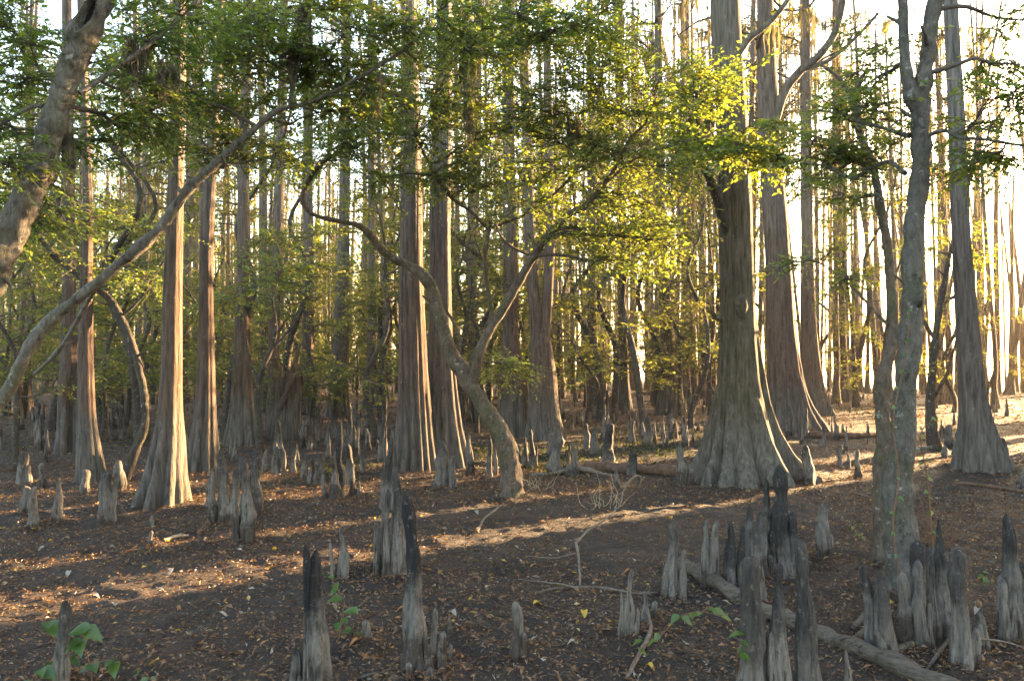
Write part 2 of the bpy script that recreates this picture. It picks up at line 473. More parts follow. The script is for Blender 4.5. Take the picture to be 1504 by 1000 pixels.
def ground_mat():
    m, nt, out = mat('mud')
    tc = N(nt, 'TexCoord')
    v = tc.outputs['Object']
    n1 = noise(nt, v, 0.55, 6, 0.6)
    n2 = noise(nt, v, 7, 8, 0.7)
    n3 = noise(nt, v, 45, 5, 0.7)
    c = mixc(nt, ramp(nt, n2, [(0.3, 0.0), (0.7, 1.0)]), (0.0185, 0.0145, 0.0128), (0.047, 0.0365, 0.030))
    wet = noise(nt, v, 1.6, 5, 0.6)
    c = mixc(nt, 1.0, c, ramp(nt, wet, [(0.35, 0.62), (0.62, 1.25)]), 'MULTIPLY')
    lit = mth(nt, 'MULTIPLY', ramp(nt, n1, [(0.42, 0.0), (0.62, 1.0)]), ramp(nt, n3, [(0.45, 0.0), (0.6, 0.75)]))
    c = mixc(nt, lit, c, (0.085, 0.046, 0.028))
    c = mixc(nt, ramp(nt, noise(nt, v, 120, 3, 0.6), [(0.62, 0.0), (0.7, 0.5)]), c, (0.16, 0.11, 0.075))
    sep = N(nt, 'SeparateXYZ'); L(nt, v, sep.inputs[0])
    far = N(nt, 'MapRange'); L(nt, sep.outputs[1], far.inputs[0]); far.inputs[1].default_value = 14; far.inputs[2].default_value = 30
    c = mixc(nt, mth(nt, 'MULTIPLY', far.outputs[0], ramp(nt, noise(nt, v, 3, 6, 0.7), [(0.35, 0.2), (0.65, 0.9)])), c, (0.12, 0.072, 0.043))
    hs = mth(nt, 'ADD', mth(nt, 'MULTIPLY', n2, 1.0), mth(nt, 'MULTIPLY', n3, 0.5))
    ro = mth(nt, 'MULTIPLY', ramp(nt, n2, [(0.3, 0.7), (0.6, 0.95)]), ramp(nt, wet, [(0.34, 0.72), (0.5, 1.0)]))
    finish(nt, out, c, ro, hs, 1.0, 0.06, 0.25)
    return m

def simple_mat(name, c1, c2, scale=20, stretch=(1, 1, 1), rough=0.85, bump=0.7, dist=0.012):
    m, nt, out = mat(name)
    tc = N(nt, 'TexCoord')
    n = noise(nt, mapping(nt, tc.outputs['Object'], stretch), scale, 6, 0.68)
    c = mixc(nt, ramp(nt, n, [(0.3, 0.0), (0.7, 1.0)]), c1, c2)
    finish(nt, out, c, rough, n, bump, dist, 0.2)
    return m

M = {}
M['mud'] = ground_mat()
M['cy_red'] = bark_cypress('bark_reddish', (0.115, 0.10, 0.088), (0.108, 0.076, 0.060), (0.155, 0.132, 0.115))
M['cy_grey'] = bark_cypress('bark_grey', (0.135, 0.118, 0.105), (0.125, 0.10, 0.085), (0.17, 0.155, 0.145))
M['cy_brown'] = bark_cypress('bark_brown', (0.125, 0.108, 0.094), (0.115, 0.08, 0.06), (0.175, 0.145, 0.125))
M['cy_moss'] = bark_cypress('bark_mossy', (0.135, 0.118, 0.10), (0.115, 0.092, 0.068), (0.15, 0.13, 0.108), green=0.4, line=0.55)
M['cy_far'] = bark_cypress('bark_far', (0.13, 0.105, 0.085), (0.125, 0.082, 0.06), (0.19, 0.155, 0.13))
M['sm_grey'] = bark_smooth('bark_lichen_grey', (0.15, 0.135, 0.115), (0.085, 0.072, 0.06))
M['sm_brown'] = bark_smooth('bark_lichen_brown', (0.13, 0.10, 0.075), (0.07, 0.05, 0.04), green=0.55)
M['sm_dark'] = bark_smooth('bark_dark', (0.075, 0.06, 0.05), (0.04, 0.032, 0.028), lichen=(0.30, 0.30, 0.27), green=0.5)
M['sm_mid'] = bark_smooth('bark_mottled', (0.12, 0.108, 0.092), (0.06, 0.052, 0.045), lichen=(0.30, 0.30, 0.27), green=0.45)
M['knee'] = knee_mat('knee_bark')
M['knee_dark'] = knee_mat('knee_bark_sooty', 0.12, 0.42, (0.12, 0.106, 0.094), (0.030, 0.027, 0.026))
M['knee_tall'] = knee_mat('knee_bark_black', 0.16, 0.44, (0.118, 0.105, 0.094), (0.016, 0.015, 0.016))
GREEN = [(0.0, (0.052, 0.085, 0.018)), (0.4, (0.10, 0.145, 0.026)), (0.75, (0.155, 0.185, 0.03)), (1.0, (0.26, 0.225, 0.035))]
M['leaf'] = leaf_mat('leaf_green', GREEN, 0.6, 0.06, 1.7)
M['leaf_us'] = leaf_mat('leaf_understory', [(0.0, (0.06, 0.085, 0.022)), (0.5, (0.12, 0.145, 0.03)), (1.0, (0.22, 0.19, 0.036))], 0.58, 0.03)
M['leaf_cy'] = leaf_mat('leaf_cypress', [(0.0, (0.05, 0.065, 0.02)), (0.5, (0.10, 0.105, 0.03)), (1.0, (0.18, 0.13, 0.04))], 0.5, 0.0)
M['moss'] = leaf_mat('spanish_moss', [(0.0, (0.085, 0.08, 0.062)), (1.0, (0.17, 0.155, 0.115))], 0.4, 0.0, 1.2)
M['seedling'] = leaf_mat('leaf_seedling', [(0.0, (0.04, 0.085, 0.012)), (0.6, (0.075, 0.125, 0.018)), (1.0, (0.19, 0.165, 0.022))], 0.45, 0.05)
M['litter'] = leaf_mat('leaf_litter', [(0.0, (0.06, 0.04, 0.03)), (0.3, (0.13, 0.075, 0.045)), (0.55, (0.19, 0.115, 0.065)), (0.72, (0.26, 0.12, 0.045)),
                                       (0.82, (0.24, 0.185, 0.14)), (0.93, (0.27, 0.25, 0.225)), (0.97, (0.42, 0.27, 0.04)), (1.0, (0.5, 0.34, 0.03))], 0.2, 0.02, 1.1)
M['grass'] = leaf_mat('grass', [(0.0, (0.022, 0.034, 0.014)), (1.0, (0.055, 0.065, 0.022))], 0.3, 0.0)
def log_mat(name, ang, c1, c2):
    m, nt, out = mat(name)
    tc = N(nt, 'TexCoord')
    rot = N(nt, 'Mapping'); rot.inputs['Rotation'].default_value = (0, 0, -ang)
    L(nt, tc.outputs['Object'], rot.inputs['Vector'])
    v = rot.outputs[0]
    gr = noise(nt, mapping(nt, v, (0.10, 1, 1)), 60, 8, 0.7)
    ck = noise(nt, mapping(nt, v, (0.18, 1, 1)), 22, 5, 0.6)
    pt = noise(nt, v, 7, 6, 0.7)
    c = mixc(nt, ramp(nt, pt, [(0.3, 0.0), (0.7, 1.0)]), c1, c2)
    c = mixc(nt, 1.0, c, ramp(nt, gr, [(0.28, 0.4), (0.5, 1.0), (0.72, 1.5)]), 'MULTIPLY')
    c = mixc(nt, ramp(nt, ck, [(0.36, 0.85), (0.44, 0.0)]), c, (0.02, 0.016, 0.013))
    c = mixc(nt, ramp(nt, noise(nt, v, 3.5, 5, 0.65), [(0.52, 0.0), (0.66, 0.6)]), c, (0.05, 0.042, 0.03))
    hs = mth(nt, 'ADD', mth(nt, 'MULTIPLY', gr, 0.5), ck)
    finish(nt, out, c, 0.9, hs, 1.0, 0.03, 0.15)
    return m
M['log'] = log_mat('log_bark', math.atan2(-1.6, 2.4), (0.062, 0.048, 0.038), (0.14, 0.112, 0.088))
M['log_red'] = simple_mat('rotten_log', (0.045, 0.028, 0.02), (0.15, 0.09, 0.06), 16)
M['stick'] = simple_mat('dead_wood', (0.07, 0.054, 0.04), (0.17, 0.135, 0.105), 30)
M['stick_gold'] = simple_mat('bleached_wood', (0.26, 0.19, 0.12), (0.44, 0.34, 0.23), 30)  # dead wood colours made lighter and more golden
M['twig'] = simple_mat('twig_bark', (0.05, 0.038, 0.03), (0.10, 0.08, 0.065), 30)
M['vine'] = simple_mat('vine_stem', (0.10, 0.05, 0.03), (0.18, 0.10, 0.06), 30)
m, nt, out = mat('lake_water')
p = N(nt, 'BsdfPrincipled'); p.inputs['Base Color'].default_value = (0.03, 0.035, 0.035, 1)
p.inputs['Roughness'].default_value = 0.08
tc = N(nt, 'TexCoord'); b = N(nt, 'Bump'); b.inputs['Strength'].default_value = 0.12; b.inputs['Distance'].default_value = 0.05
L(nt, noise(nt, mapping(nt, tc.outputs['Object'], (1.2, 0.5, 1)), 1.3, 4), b.inputs['Height']); L(nt, b.outputs[0], p.inputs['Normal'])
L(nt, p.outputs[0], out.inputs[0])
M['water'] = m

# ------------------------------------------------------------------ shapes
def catmull(P, k):
    P = np.asarray(P, float)
    Q = np.vstack([2 * P[0] - P[1], P, 2 * P[-1] - P[-2]])
    res = []
    for i in range(1, len(Q) - 2):
        t = np.linspace(0, 1, k, endpoint=False)[:, None]
        a, b_, c, d = Q[i - 1], Q[i], Q[i + 1], Q[i + 2]
        res.append(0.5 * ((2 * b_) + (-a + c) * t + (2 * a - 5 * b_ + 4 * c - d) * t ** 2 + (-a + 3 * b_ - 3 * c + d) * t ** 3))
    res.append(P[-1:])
    return np.vstack(res)

def norm(v):
    return v / np.maximum(np.linalg.norm(v, axis=-1, keepdims=True), 1e-9)

def tube(g, P, rad, n=8, seed=0, lump=0.0, cap=True, lscale=6.0, tint=None):
    """round tube along P with parallel-transported rings"""
    P = np.asarray(P, float); rad = np.asarray(rad, float)
    T = norm(np.gradient(P, axis=0))
    ref = np.array([0, 0, 1.0]) if abs(T[0][2]) < 0.9 else np.array([1.0, 0, 0])
    U = np.zeros_like(P)
    u = norm(np.cross(T[0], ref))
    for i in range(len(P)):
        u = u - T[i] * u.dot(T[i])
        u = u / max(np.linalg.norm(u), 1e-9)
        U[i] = u
    W = np.cross(T, U)
    th = np.linspace(0, 2 * np.pi, n, endpoint=False)
    D = U[:, None, :] * np.cos(th)[None, :, None] + W[:, None, :] * np.sin(th)[None, :, None]
    r = rad[:, None] * np.ones(n)[None]
    if lump > 0:
        base = P[:, None, :] + D * rad[:, None, None]
        r = r * (1 + lump * fbm(base * lscale, seed, 3))
    V = (P[:, None, :] + D * r[..., None]).reshape(-1, 3)
    m_ = len(P)
    i = np.arange(m_ - 1)[:, None] * n; j = np.arange(n)[None]; jn = (j + 1) % n
    Fq = np.stack([i + j, i + jn, i + n + jn, i + n + j], -1).reshape(-1, 4)
    g.add(V, Fq, None if tint is None else np.full(len(Fq), tint))
    if cap and n >= 6:
        g.add(np.vstack([V[-n:], P[-1:]]), np.stack([np.arange(n), (np.arange(n) + 1) % n, np.full(n, n)], -1))

def flutes(seed, n):
    r = np.random.default_rng(seed)
    ph, a = r.uniform(0, 6.28, 4), r.uniform(0.3, 0.7, 4)
    def f(th):
        w = th + 0.35 * a[0] * np.sin(th + ph[0]) + 0.22 * a[1] * np.sin(2 * th + ph[1])
        v = np.abs(np.sin(w * n / 2.0 + ph[2]))
        return v ** 0.75 * (0.8 + 0.35 * np.sin(w * 2 + ph[3]))
    return f

def cypress_trunk(g, P, rad, seed, nfl=9, nseg=72, amp=0.42, decay=1.1, hollow=None, jag=0.0, base_z=0.0, fins=()):
    """fluted trunk flaring into buttresses; P is (M,3) going up, rad the outer radius"""
    P = np.asarray(P, float)
    f = flutes(seed, nfl)
    th = np.linspace(0, 2 * np.pi, nseg, endpoint=False)
    fl = f(th)
    fl = fl / fl.max()
    z = P[:, 2] - base_z
    A = np.clip(amp * np.exp(-np.maximum(z, 0) / decay) + 0.05, 0, 0.6)
    zz = z[:, None] + 0 * th[None]
    r = rad[:, None] * (1 - A[:, None] * (1 - fl[None]))
    D = np.stack([np.cos(th), np.sin(th), 0 * th], -1)
    Q = P[:, None, :] + D[None] * r[..., None]
    q2 = Q * np.array([9.0, 9.0, 1.1])
    r = r * (1 + 0.07 * fbm(q2, seed + 3, 2)) + 0.10 * rad[:, None] * vnoise(Q * np.array([2.2, 2.2, 0.9]), seed + 8)
    for t0, wd, zs, rs in fins:
        dd = (th - t0 + np.pi) % (2 * np.pi) - np.pi
        r = r + np.maximum(np.interp(z, zs, rs)[:, None] - r, 0) * np.exp(-(dd / wd) ** 2)[None]
    if hollow:
        t0, wd, ztop, dep = hollow
        dd = np.abs((th - t0 + np.pi) % (2 * np.pi) - np.pi)
        k = np.exp(-(dd / wd) ** 4)[None] * np.clip((ztop - zz) / 0.25, 0, 1)
        r = r * (1 - dep * k)
    V = P[:, None, :] + D[None] * r[..., None]
    if jag > 0:
        V[-1, :, 2] += jag * (np.abs(vnoise(np.stack([np.cos(th) * 3, np.sin(th) * 3], -1), seed + 5)) * 3 - 0.4)
        V[-2, :, 2] += 0.5 * jag * (np.abs(vnoise(np.stack([np.cos(th) * 3, np.sin(th) * 3], -1), seed + 5)) * 3 - 0.4)
    m_ = len(P); n = nseg
    i = np.arange(m_ - 1)[:, None] * n; j = np.arange(n)[None]; jn = (j + 1) % n
    V = V.reshape(-1, 3)
    g.add(V, np.stack([i + j, i + jn, i + n + jn, i + n + j], -1).reshape(-1, 4))
    top = P[-1] - np.array([0, 0, 0.25 if jag else 0])
    g.add(np.vstack([V[-n:], top[None]]), np.stack([np.arange(n), (np.arange(n) + 1) % n, np.full(n, n)], -1))

def leaves(g, pos, ax, nrm, Ln, Wd, tint, fold=0.12):
    """folded leaf blades: base, two sides, tip"""
    ax = norm(ax); sd = norm(np.cross(ax, nrm)); up = np.cross(sd, ax)
    Ln = np.asarray(Ln)[:, None]; Wd = np.asarray(Wd)[:, None]
    v0 = pos
    v1 = pos + ax * Ln * 0.45 + sd * Wd * 0.5 + up * Wd * fold
    v2 = pos + ax * Ln - up * Ln * 0.08
    v3 = pos + ax * Ln * 0.45 - sd * Wd * 0.5 + up * Wd * fold
    V = np.stack([v0, v1, v2, v3], 1).reshape(-1, 3)
    k = np.arange(len(pos))[:, None] * 4
    g.add(V, np.concatenate([k, k + 1, k + 2, k + 3], 1), tint)

def rand_unit(n, r):
    v = r.normal(size=(n, 3))
    return norm(v)

def twig_spray(gb, gl, a, d, ln, nl, lsz, r, base_t=0.4, rad=0.004, tsd=0.16):
    """one leafy twig: thin stem and two-ranked leaves"""
    d = d / np.linalg.norm(d)
    t = np.linspace(0, 1, 4)[:, None]
    side = norm(np.cross(d, [0, 0, 1.0]) + 1e-6)
    bend = r.normal() * 0.25
    P = a + d * ln * t + side * ln * bend * t ** 2 - np.array([0, 0, 1]) * ln * 0.16 * t ** 2
    tube(gb, P, np.linspace(rad, rad * 0.4, 4), 3, cap=False)
    s = np.linspace(0.12, 1.0, nl) + r.normal(size=nl) * 0.02
    s = np.clip(s, 0.05, 1.0)[:, None]
    pos = a + d * ln * s + side * ln * bend * s ** 2 - np.array([0, 0, 1]) * ln * 0.16 * s ** 2
    sg = np.where(np.arange(nl) % 2 == 0, 1.0, -1.0)[:, None]
    ax = d[None] * 0.75 + side[None] * sg * 0.8 + r.normal(size=(nl, 3)) * 0.28 - np.array([0, 0, 0.18])
    nr = np.array([0, 0, 1.0]) + r.normal(size=(nl, 3)) * 0.42
    Ln = lsz * r.uniform(0.45, 1.35, nl)
    leaves(gl, pos, ax, nr, Ln, Ln * r.uniform(0.42, 0.58, nl), np.clip(base_t + r.normal(size=nl) * tsd, 0, 1))

def wander(a, b_, r, k=6, amt=0.10, sag=0.0):
    a, b_ = np.asarray(a, float), np.asarray(b_, float)
    ln = np.linalg.norm(b_ - a)
    t = np.linspace(0, 1, k)[:, None]
    off = np.cumsum(r.normal(size=(k, 3)), 0) * amt * ln / k
    off = off - off[0] - t * (off[-1] - off[0])
    return catmull(a + (b_ - a) * t + off + np.array([0, 0, 1]) * sag * ln * np.sin(np.pi * t), 2)

def pad(gb, gl, anchor, c, ext, r, nsub=6, ntw=8, nl=12, lsz=0.06, tl=0.5, r0=0.014, base_t=0.4):
    """a branch from the limb to a leafy pad: side branches carry twigs, twigs carry leaves"""
    P = wander(anchor, c, r, 6, 0.25, 0.05)
    tube(gb, P, np.linspace(r0, 0.006, len(P)), 5, cap=False)
    for _ in range(nsub):
        s0 = P[r.integers(len(P) // 2, len(P))]
        e = c + r.uniform(-1, 1, 3) * ext
        Q = wander(s0, e, r, 5, 0.3, 0.03)
        tube(gb, Q, np.linspace(0.006, 0.003, len(Q)), 3, cap=False)
        dq = Q[-1] - Q[0]
        bt = np.clip(base_t + r.normal() * 0.12, 0, 1)
        for k in range(ntw):
            i = r.integers(1, len(Q))
            sgn = 1 if k % 2 else -1
            d = norm(dq) * 0.5 + norm(np.cross(dq, [0, 0, 1.0])) * sgn * r.uniform(0.3, 1.0) + np.array([0, 0, r.normal() * 0.22]) + r.normal(size=3) * 0.15
            twig_spray(gb, gl, Q[i], d, tl * r.uniform(0.5, 1.1), nl, lsz, r, bt)

def moss_strands(g, pts, r, ln=0.8, n=10, spread=0.06, w=0.016):
    """beards of hanging moss: thin wavy ribbons"""
    for p in pts:
        k = int(n * r.uniform(0.5, 1.4)); L0 = ln * r.uniform(0.4, 1.2)
        a = p + r.normal(size=(k, 3)) * np.array([spread, spread, 0.03])
        t = np.linspace(0, 1, 6)
        lens = L0 * r.uniform(0.3, 1.0, k)
        ph = r.uniform(0, 6.28, (k, 2))
        sd = rand_unit(k, r) * np.array([1, 1, 0.05]); sd = norm(sd)
        c = a[:, None, :] + np.stack([0.03 * np.sin(ph[:, :1] + t * 6) * t, 0.03 * np.sin(ph[:, 1:] + t * 5) * t, -lens[:, None] * t], -1)
        wd = w * (1 - t * 0.75) * (0.6 + 0.6 * np.abs(np.sin(t * 11)))
        Lf = c - sd[:, None] * wd[None, :, None]; Rt = c + sd[:, None] * wd[None, :, None]
        V = np.stack([Lf, Rt], 2).reshape(-1, 3)
        kk = np.arange(k)[:, None] * 12; j = np.arange(5)[None] * 2
        Fq = np.stack([kk + j, kk + j + 1, kk + j + 3, kk + j + 2], -1).reshape(-1, 4)
        g.add(V, Fq, np.repeat(r.uniform(0, 1, k), 5))

# ================================================================== SETTING
def axis(lim, fine, d0, grow):
    v = [0.0]
    while v[-1] < lim:
        s = d0 if v[-1] < fine else max(d0, (v[-1] - fine) * grow + d0)
        v.append(v[-1] + s)
    return np.array(v)

xa = axis(900, 5.0, 0.045, 0.05)
xs = np.concatenate([-xa[::-1][:-1], xa])
ya = axis(1200, 9.0, 0.04, 0.035)
ys = np.concatenate([-axis(30, 0.0, 0.3, 0.4)[::-1][:-1], ya])
X, Y = np.meshgrid(xs, ys)
Z = height(X, Y)
g = G()
nx, ny = len(xs), len(ys)
i = (np.arange(ny - 1)[:, None] * nx + np.arange(nx - 1)[None]).ravel()
g.add(np.stack([X, Y, Z], -1).reshape(-1, 3), np.stack([i, i + 1, i + nx + 1, i + nx], -1))
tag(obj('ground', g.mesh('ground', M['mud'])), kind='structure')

g = G()   # the lake beyond the shore, a strip of water lying past the bank
sx, sy = SHORE
t_, w_ = np.array([-sy, sx]), SHORE
c0 = w_ * 49.2
q = [c0 - t_ * 900, c0 + t_ * 900, c0 + t_ * 900 + w_ * 2600, c0 - t_ * 900 + w_ * 2600]
g.add([(a[0], a[1], -0.42) for a in q], [(0, 3, 2, 1)])
tag(obj('lake', g.mesh('lake', M['water'])), kind='structure')

# ================================================================== CYPRESS TREES
def cy_crown(seed, z0, z1, nl, nleaf, mossn, lmax=3.2, lsz=0.16):
    r = np.random.default_rng(seed)
    gb, gl, gm = G(), G(), G()
    for k in range(nl):
        z = r.uniform(z0, z1); fz = (z - z0) / (z1 - z0)
        a = r.uniform(0, 6.28); ln = lmax * (1 - 0.55 * fz) * r.uniform(0.45, 1.1)
        e = np.array([math.cos(a) * ln, math.sin(a) * ln, z + ln * r.uniform(0.0, 0.5)])
        P = wander(np.array([0, 0, z]), e, r, 6, 0.35, 0.08)
        tube(gb, P, np.linspace(0.045, 0.010, len(P)), 4, cap=False)
        idx = r.integers(2, len(P), nleaf)
        pos = P[idx] + rand_unit(nleaf, r) * r.uniform(0.05, 0.55, (nleaf, 1)) * np.array([1, 1, 0.7])
        ax = rand_unit(nleaf, r) + np.array([0, 0, -0.5])
        Ls = lsz * r.uniform(0.6, 1.3, nleaf)
        leaves(gl, pos, ax, rand_unit(nleaf, r), Ls, Ls * 0.32, np.clip(r.normal(0.45, 0.2, nleaf), 0, 1))
        if mossn:
            moss_strands(gm, P[r.integers(1, len(P), mossn)], r, 1.3, 9, 0.09, 0.022)
    return gb, gl, gm

CROWNS = []
for k, (z0, z1, nl, nle, mo) in enumerate([(8.5, 19, 26, 90, 2), (8.0, 18, 30, 60, 3), (9.5, 20, 24, 120, 1), (7.8, 17, 28, 45, 4), (10, 21, 22, 110, 2), (8.5, 19, 13, 34, 3), (9.0, 20, 11, 40, 2)]):
    gb, gl, gm = cy_crown(100 + k, z0, z1, nl, nle, mo)
    CROWNS.append((gb.mesh('crown_branches', M['twig']), gl.mesh('crown_foliage', M['leaf_cy'], False), gm.mesh('crown_moss', M['moss'], False)))

def add_crown(root, kind, dx, dy, s, rz, dz=0.0):
    b_, l_, m_ = CROWNS[kind]
    for nm, me in (('branches', b_), ('crown', l_), ('moss', m_)):
        tag(obj(nm, me, root, (dx, dy, dz), rz, s), kind='stuff')

def hero_path(pts, depth, base, H=24.0):
    """pixel centres and widths at one depth -> world path and radii, continued above the frame"""
    W = [np.append(at(x, y, depth), w * depth / F / 2) for x, y, w in pts]
    W = np.array(W)
    W[:, 3] *= 1 + 0.20 * np.exp(-np.maximum(W[:, 2], 0) / 0.7)
    W[:, 2] = np.maximum(W[:, 2], -0.02)
    first = W[0].copy(); first[2] = base[2] - 0.18; first[3] *= 1.12
    W[0][2] = base[2] + 0.02
    last = W[-1]
    if H and last[2] < H:
        dirv = (W[-1][:3] - W[-3][:3]); dirv = dirv / dirv[2]
        n = 3
        for k in range(1, n + 1):
            z = last[2] + (H - last[2]) * k / n
            W = np.vstack([W, [last[0] + dirv[0] * (z - last[2]) * 0.6, last[1], z, last[3] * (1 - 0.75 * k / n)]])
    W = np.vstack([first, W])
    C = catmull(W, 9)
    C[:, 3] = np.maximum(C[:, 3], 0.02)
    return C

def cypress(pts, mt, label, seed, nfl=9, amp=0.42, decay=1.1, crown=5, hollow=None, H=24.0, jag=0, forks=(), limbs=(), nseg=72, name='cypress_tree', group=None, depth=None, extra=None, fins=()):
    base = ground(pts[0][0], pts[0][1] - 3)
    d = depth or base[1]
    if depth: base = np.append(at(pts[0][0], pts[0][1], d)[:2], hz(at(pts[0][0], pts[0][1], d)[0], d))
    root = thing(name, label, 'tree' if not jag else 'stump', base, group)
    C = hero_path(pts, d, base, H if not forks else 0)
    g = G()
    cypress_trunk(g, C[:, :3], C[:, 3], seed, nfl, nseg, amp, decay, hollow, jag, base[2], fins)
    obj('trunk', g.mesh('trunk', mt, True, base), root)
    tops = [C[-1]]
    if forks:
        tops = []
        for fk in forks:
            W = np.array([np.append(at(x, y, d), w * d / F / 2) for x, y, w in fk])
            last = W[-1]
            W = np.vstack([W, [last[0], last[1], H, last[3] * 0.3]])
            Cf = catmull(W, 8)
            g = G()
            cypress_trunk(g, Cf[:, :3], Cf[:, 3], seed + 7, 6, 32, 0.1, 1, base_z=base[2])
            obj('stem', g.mesh('stem', mt, True, base), root)
            tops.append(Cf[-1])
    for lb in limbs:
        W = catmull(np.array([np.append(at(x, y, d + dd), w * d / F / 2) for x, y, w, dd in lb]), 6)
        g = G()
        tube(g, W[:, :3], W[:, 3], 10, seed, 0.25)
        obj('limb', g.mesh('limb', mt, True, base), root)
    if extra: extra(root, base, d, mt)
    if crown is not None:
        for tp in tops:
            add_crown(root, 5 + (seed % 2), tp[0] - base[0], tp[1] - base[1], 1.0, seed * 1.3)
    return root

def ridge(root, base, d, mt, pts, seed, flat=0.5):
    """a thin buttress root running out from the trunk"""
    W = catmull(np.array([np.append(at(x, y, d + dd), w * d / F / 2) for x, y, w, dd in pts]), 7)
    g = G()
    tube(g, W[:, :3], W[:, 3], 10, seed, 0.3)
    obj('buttress', g.mesh('buttress', mt, True, base), root)

def c1_extra(root, base, d, mt):
    g = G()   # burl high on the trunk
    P = np.array([at(1088, y, d - 0.24 + 0.08 * abs(y - 450) / 20) for y in (425, 435, 450, 465, 476)])
    tube(g, P, np.array([0.02, 0.07, 0.095, 0.07, 0.02]), 12, 3, 0.3)
    obj('burl', g.mesh('burl', mt, True, base), root)
    gb, gl = G(), G()   # leafy sucker branch on its left side
    r = np.random.default_rng(77)
    S = catmull(np.array([np.append(at(x, y, d + dd), w * d / F / 2) for x, y, w, dd in [(1070, 345, 16, -.1), (1056, 300, 15, -.25), (1042, 262, 13, -.4), (1034, 235, 9, -.6), (1040, 205, 6, -.9)]]), 5)
    tube(gb, S[:, :3], S[:, 3], 8, 5, 0.2)
    for x, y, rx, ry, dd in [(1075, 195, 55, 22, -1.2), (1110, 215, 50, 20, -1.4), (1045, 225, 45, 22, -1.0), (1020, 150, 45, 22, -.8), (1060, 125, 45, 25, -.9), (1015, 110, 40, 22, -.6), (1130, 185, 40, 18, -1.6), (1085, 225, 50, 16, -1.3), (1010, 190, 40, 24, -.7), (1150, 230, 40, 14, -1.5)]:
        k = d / F
        pad(gb, gl, S[r.integers(len(S) - 8, len(S)), :3], at(x, y, d + dd), np.array([rx * k, 0.5, ry * k]), r, 7, 8, 12, 0.075, 0.45, base_t=0.5)
    tag(obj('branches', gb.mesh('branches', M['sm_dark'], True, base), root), kind='stuff')
    tag(obj('crown', gl.mesh('crown', M['leaf'], False, base), root), kind='stuff')

cypress([(1097, 700, 146), (1092, 660, 116), (1088, 620, 90), (1086, 560, 66), (1084, 500, 57), (1083, 450, 53), (1081, 350, 51), (1077, 250, 50), (1072, 120, 46), (1065, 0, 43)],
        M['cy_moss'], 'massive mossy cypress with a wide fluted base and thin right-hand buttress roots', 1, 15, 0.34, 0.9, 2,
        limbs=[[(1078, 90, 12, -.1), (1100, 58, 9, -.2), (1128, 36, 8, -.3), (1156, 2, 7, -.4), (1180, -40, 5, -.5)], [(1060, 470, 9, -.2), (1050, 464, 7, -.3), (1044, 456, 4, -.35)]], extra=c1_extra, nseg=150,
        fins=[(R(-14), .13, [-.2, 0, .12, .3, .6, 1.0, 1.6, 2.2, 2.6], [1.05, .95, .80, .66, .52, .40, .31, .25, 0]), (R(18), .12, [-.2, 0, .2, .5, .9, 1.5, 2], [1.0, .92, .70, .54, .42, .30, 0]), (R(168), .13, [-.2, 0, .15, .4, .8, 1.2, 1.6], [1.0, .92, .72, .56, .42, .32, 0]), (R(-60), .16, [-.2, 0, .2, .5, 1.0, 1.4], [.85, .80, .66, .52, .36, 0]), (R(-110), .15, [-.2, 0, .2, .5, 1.0, 1.4], [.84, .78, .64, .50, .36, 0])])
cypress([(1168, 641, 92), (1160, 600, 68), (1153, 550, 51), (1146, 480, 42), (1143, 400, 37), (1137, 300, 33), (1130, 200, 32), (1127, 100, 28), (1124, 0, 24)],
        M['cy_red'], 'red-brown ribbed cypress behind the massive mossy one, with a crooked upper limb', 2, 13, 0.42, 1.0, 3,
        limbs=[[(1136, 190, 15, -.1), (1150, 140, 13, -.2), (1175, 105, 12, -.3), (1205, 80, 11, -.4), (1226, 48, 10, -.4), (1238, 0, 9, -.5), (1246, -60, 6, -.5)],
               [(1178, 104, 7, -.3), (1215, 90, 6, -.4), (1250, 62, 5, -.5), (1290, 20, 4, -.6)]])
cypress([(1197, 613, 50), (1192, 560, 32), (1188, 480, 23), (1186, 380, 19), (1184, 200, 16), (1182, 0, 14)], M['cy_red'],
        'slim reddish cypress at the right heel of the red-brown ribbed cypress', 3, 9, 0.35, 1.0, 1)
cypress([(609, 693, 66), (609, 640, 55), (607, 560, 46), (605, 480, 39), (604, 400, 35), (604, 250, 32), (602, 120, 27), (600, 0, 24)], M['cy_red'],
        'reddish fluted cypress, left of the twin trunks behind the forked leaning tree', 4, 13, 0.42, 1.6, 5)
cypress([(652, 687, 70), (650, 630, 56), (648, 560, 44), (647, 480, 35), (647, 400, 32), (647, 300, 31), (650, 200, 28), (652, 100, 24), (652, 0, 22)], M['cy_grey'],
        'grey furrowed cypress, right of the twin trunks behind the forked leaning tree', 5, 12, 0.45, 1.4, 6)
cypress([(757, 643, 50), (755, 600, 46), (752, 550, 41), (750, 505, 27), (750, 430, 22), (749, 330, 21), (747, 200, 18), (745, 0, 16)], M['cy_red'],
        'reddish cypress with a swollen shoulder, half hidden by the forked leaning tree', 6, 9, 0.3, 1.2, 0)
cypress([(800, 648, 52), (798, 600, 44), (797, 550, 39), (794, 512, 35), (793, 490, 26)], M['cy_brown'],
        'cypress dividing low into a red stem and a grey stem', 7, 9, 0.34, 1.2, 1,
        forks=[[(790, 520, 22), (788, 480, 19), (783, 420, 18), (778, 330, 17), (773, 150, 15), (770, 0, 13)], [(797, 520, 22), (801, 480, 18), (806, 400, 16), (808, 330, 15), (806, 200, 14), (804, 0, 12)]])
cypress([(240, 738, 80), (244, 690, 62), (248, 640, 47), (250, 600, 37), (252, 540, 31), (253, 450, 28), (256, 350, 25), (259, 250, 23), (262, 120, 21), (263, 0, 20)], M['cy_brown'],
        'tall straight cypress with its fluted base sunlit gold along one side', 8, 9, 0.42, 1.0, 4)
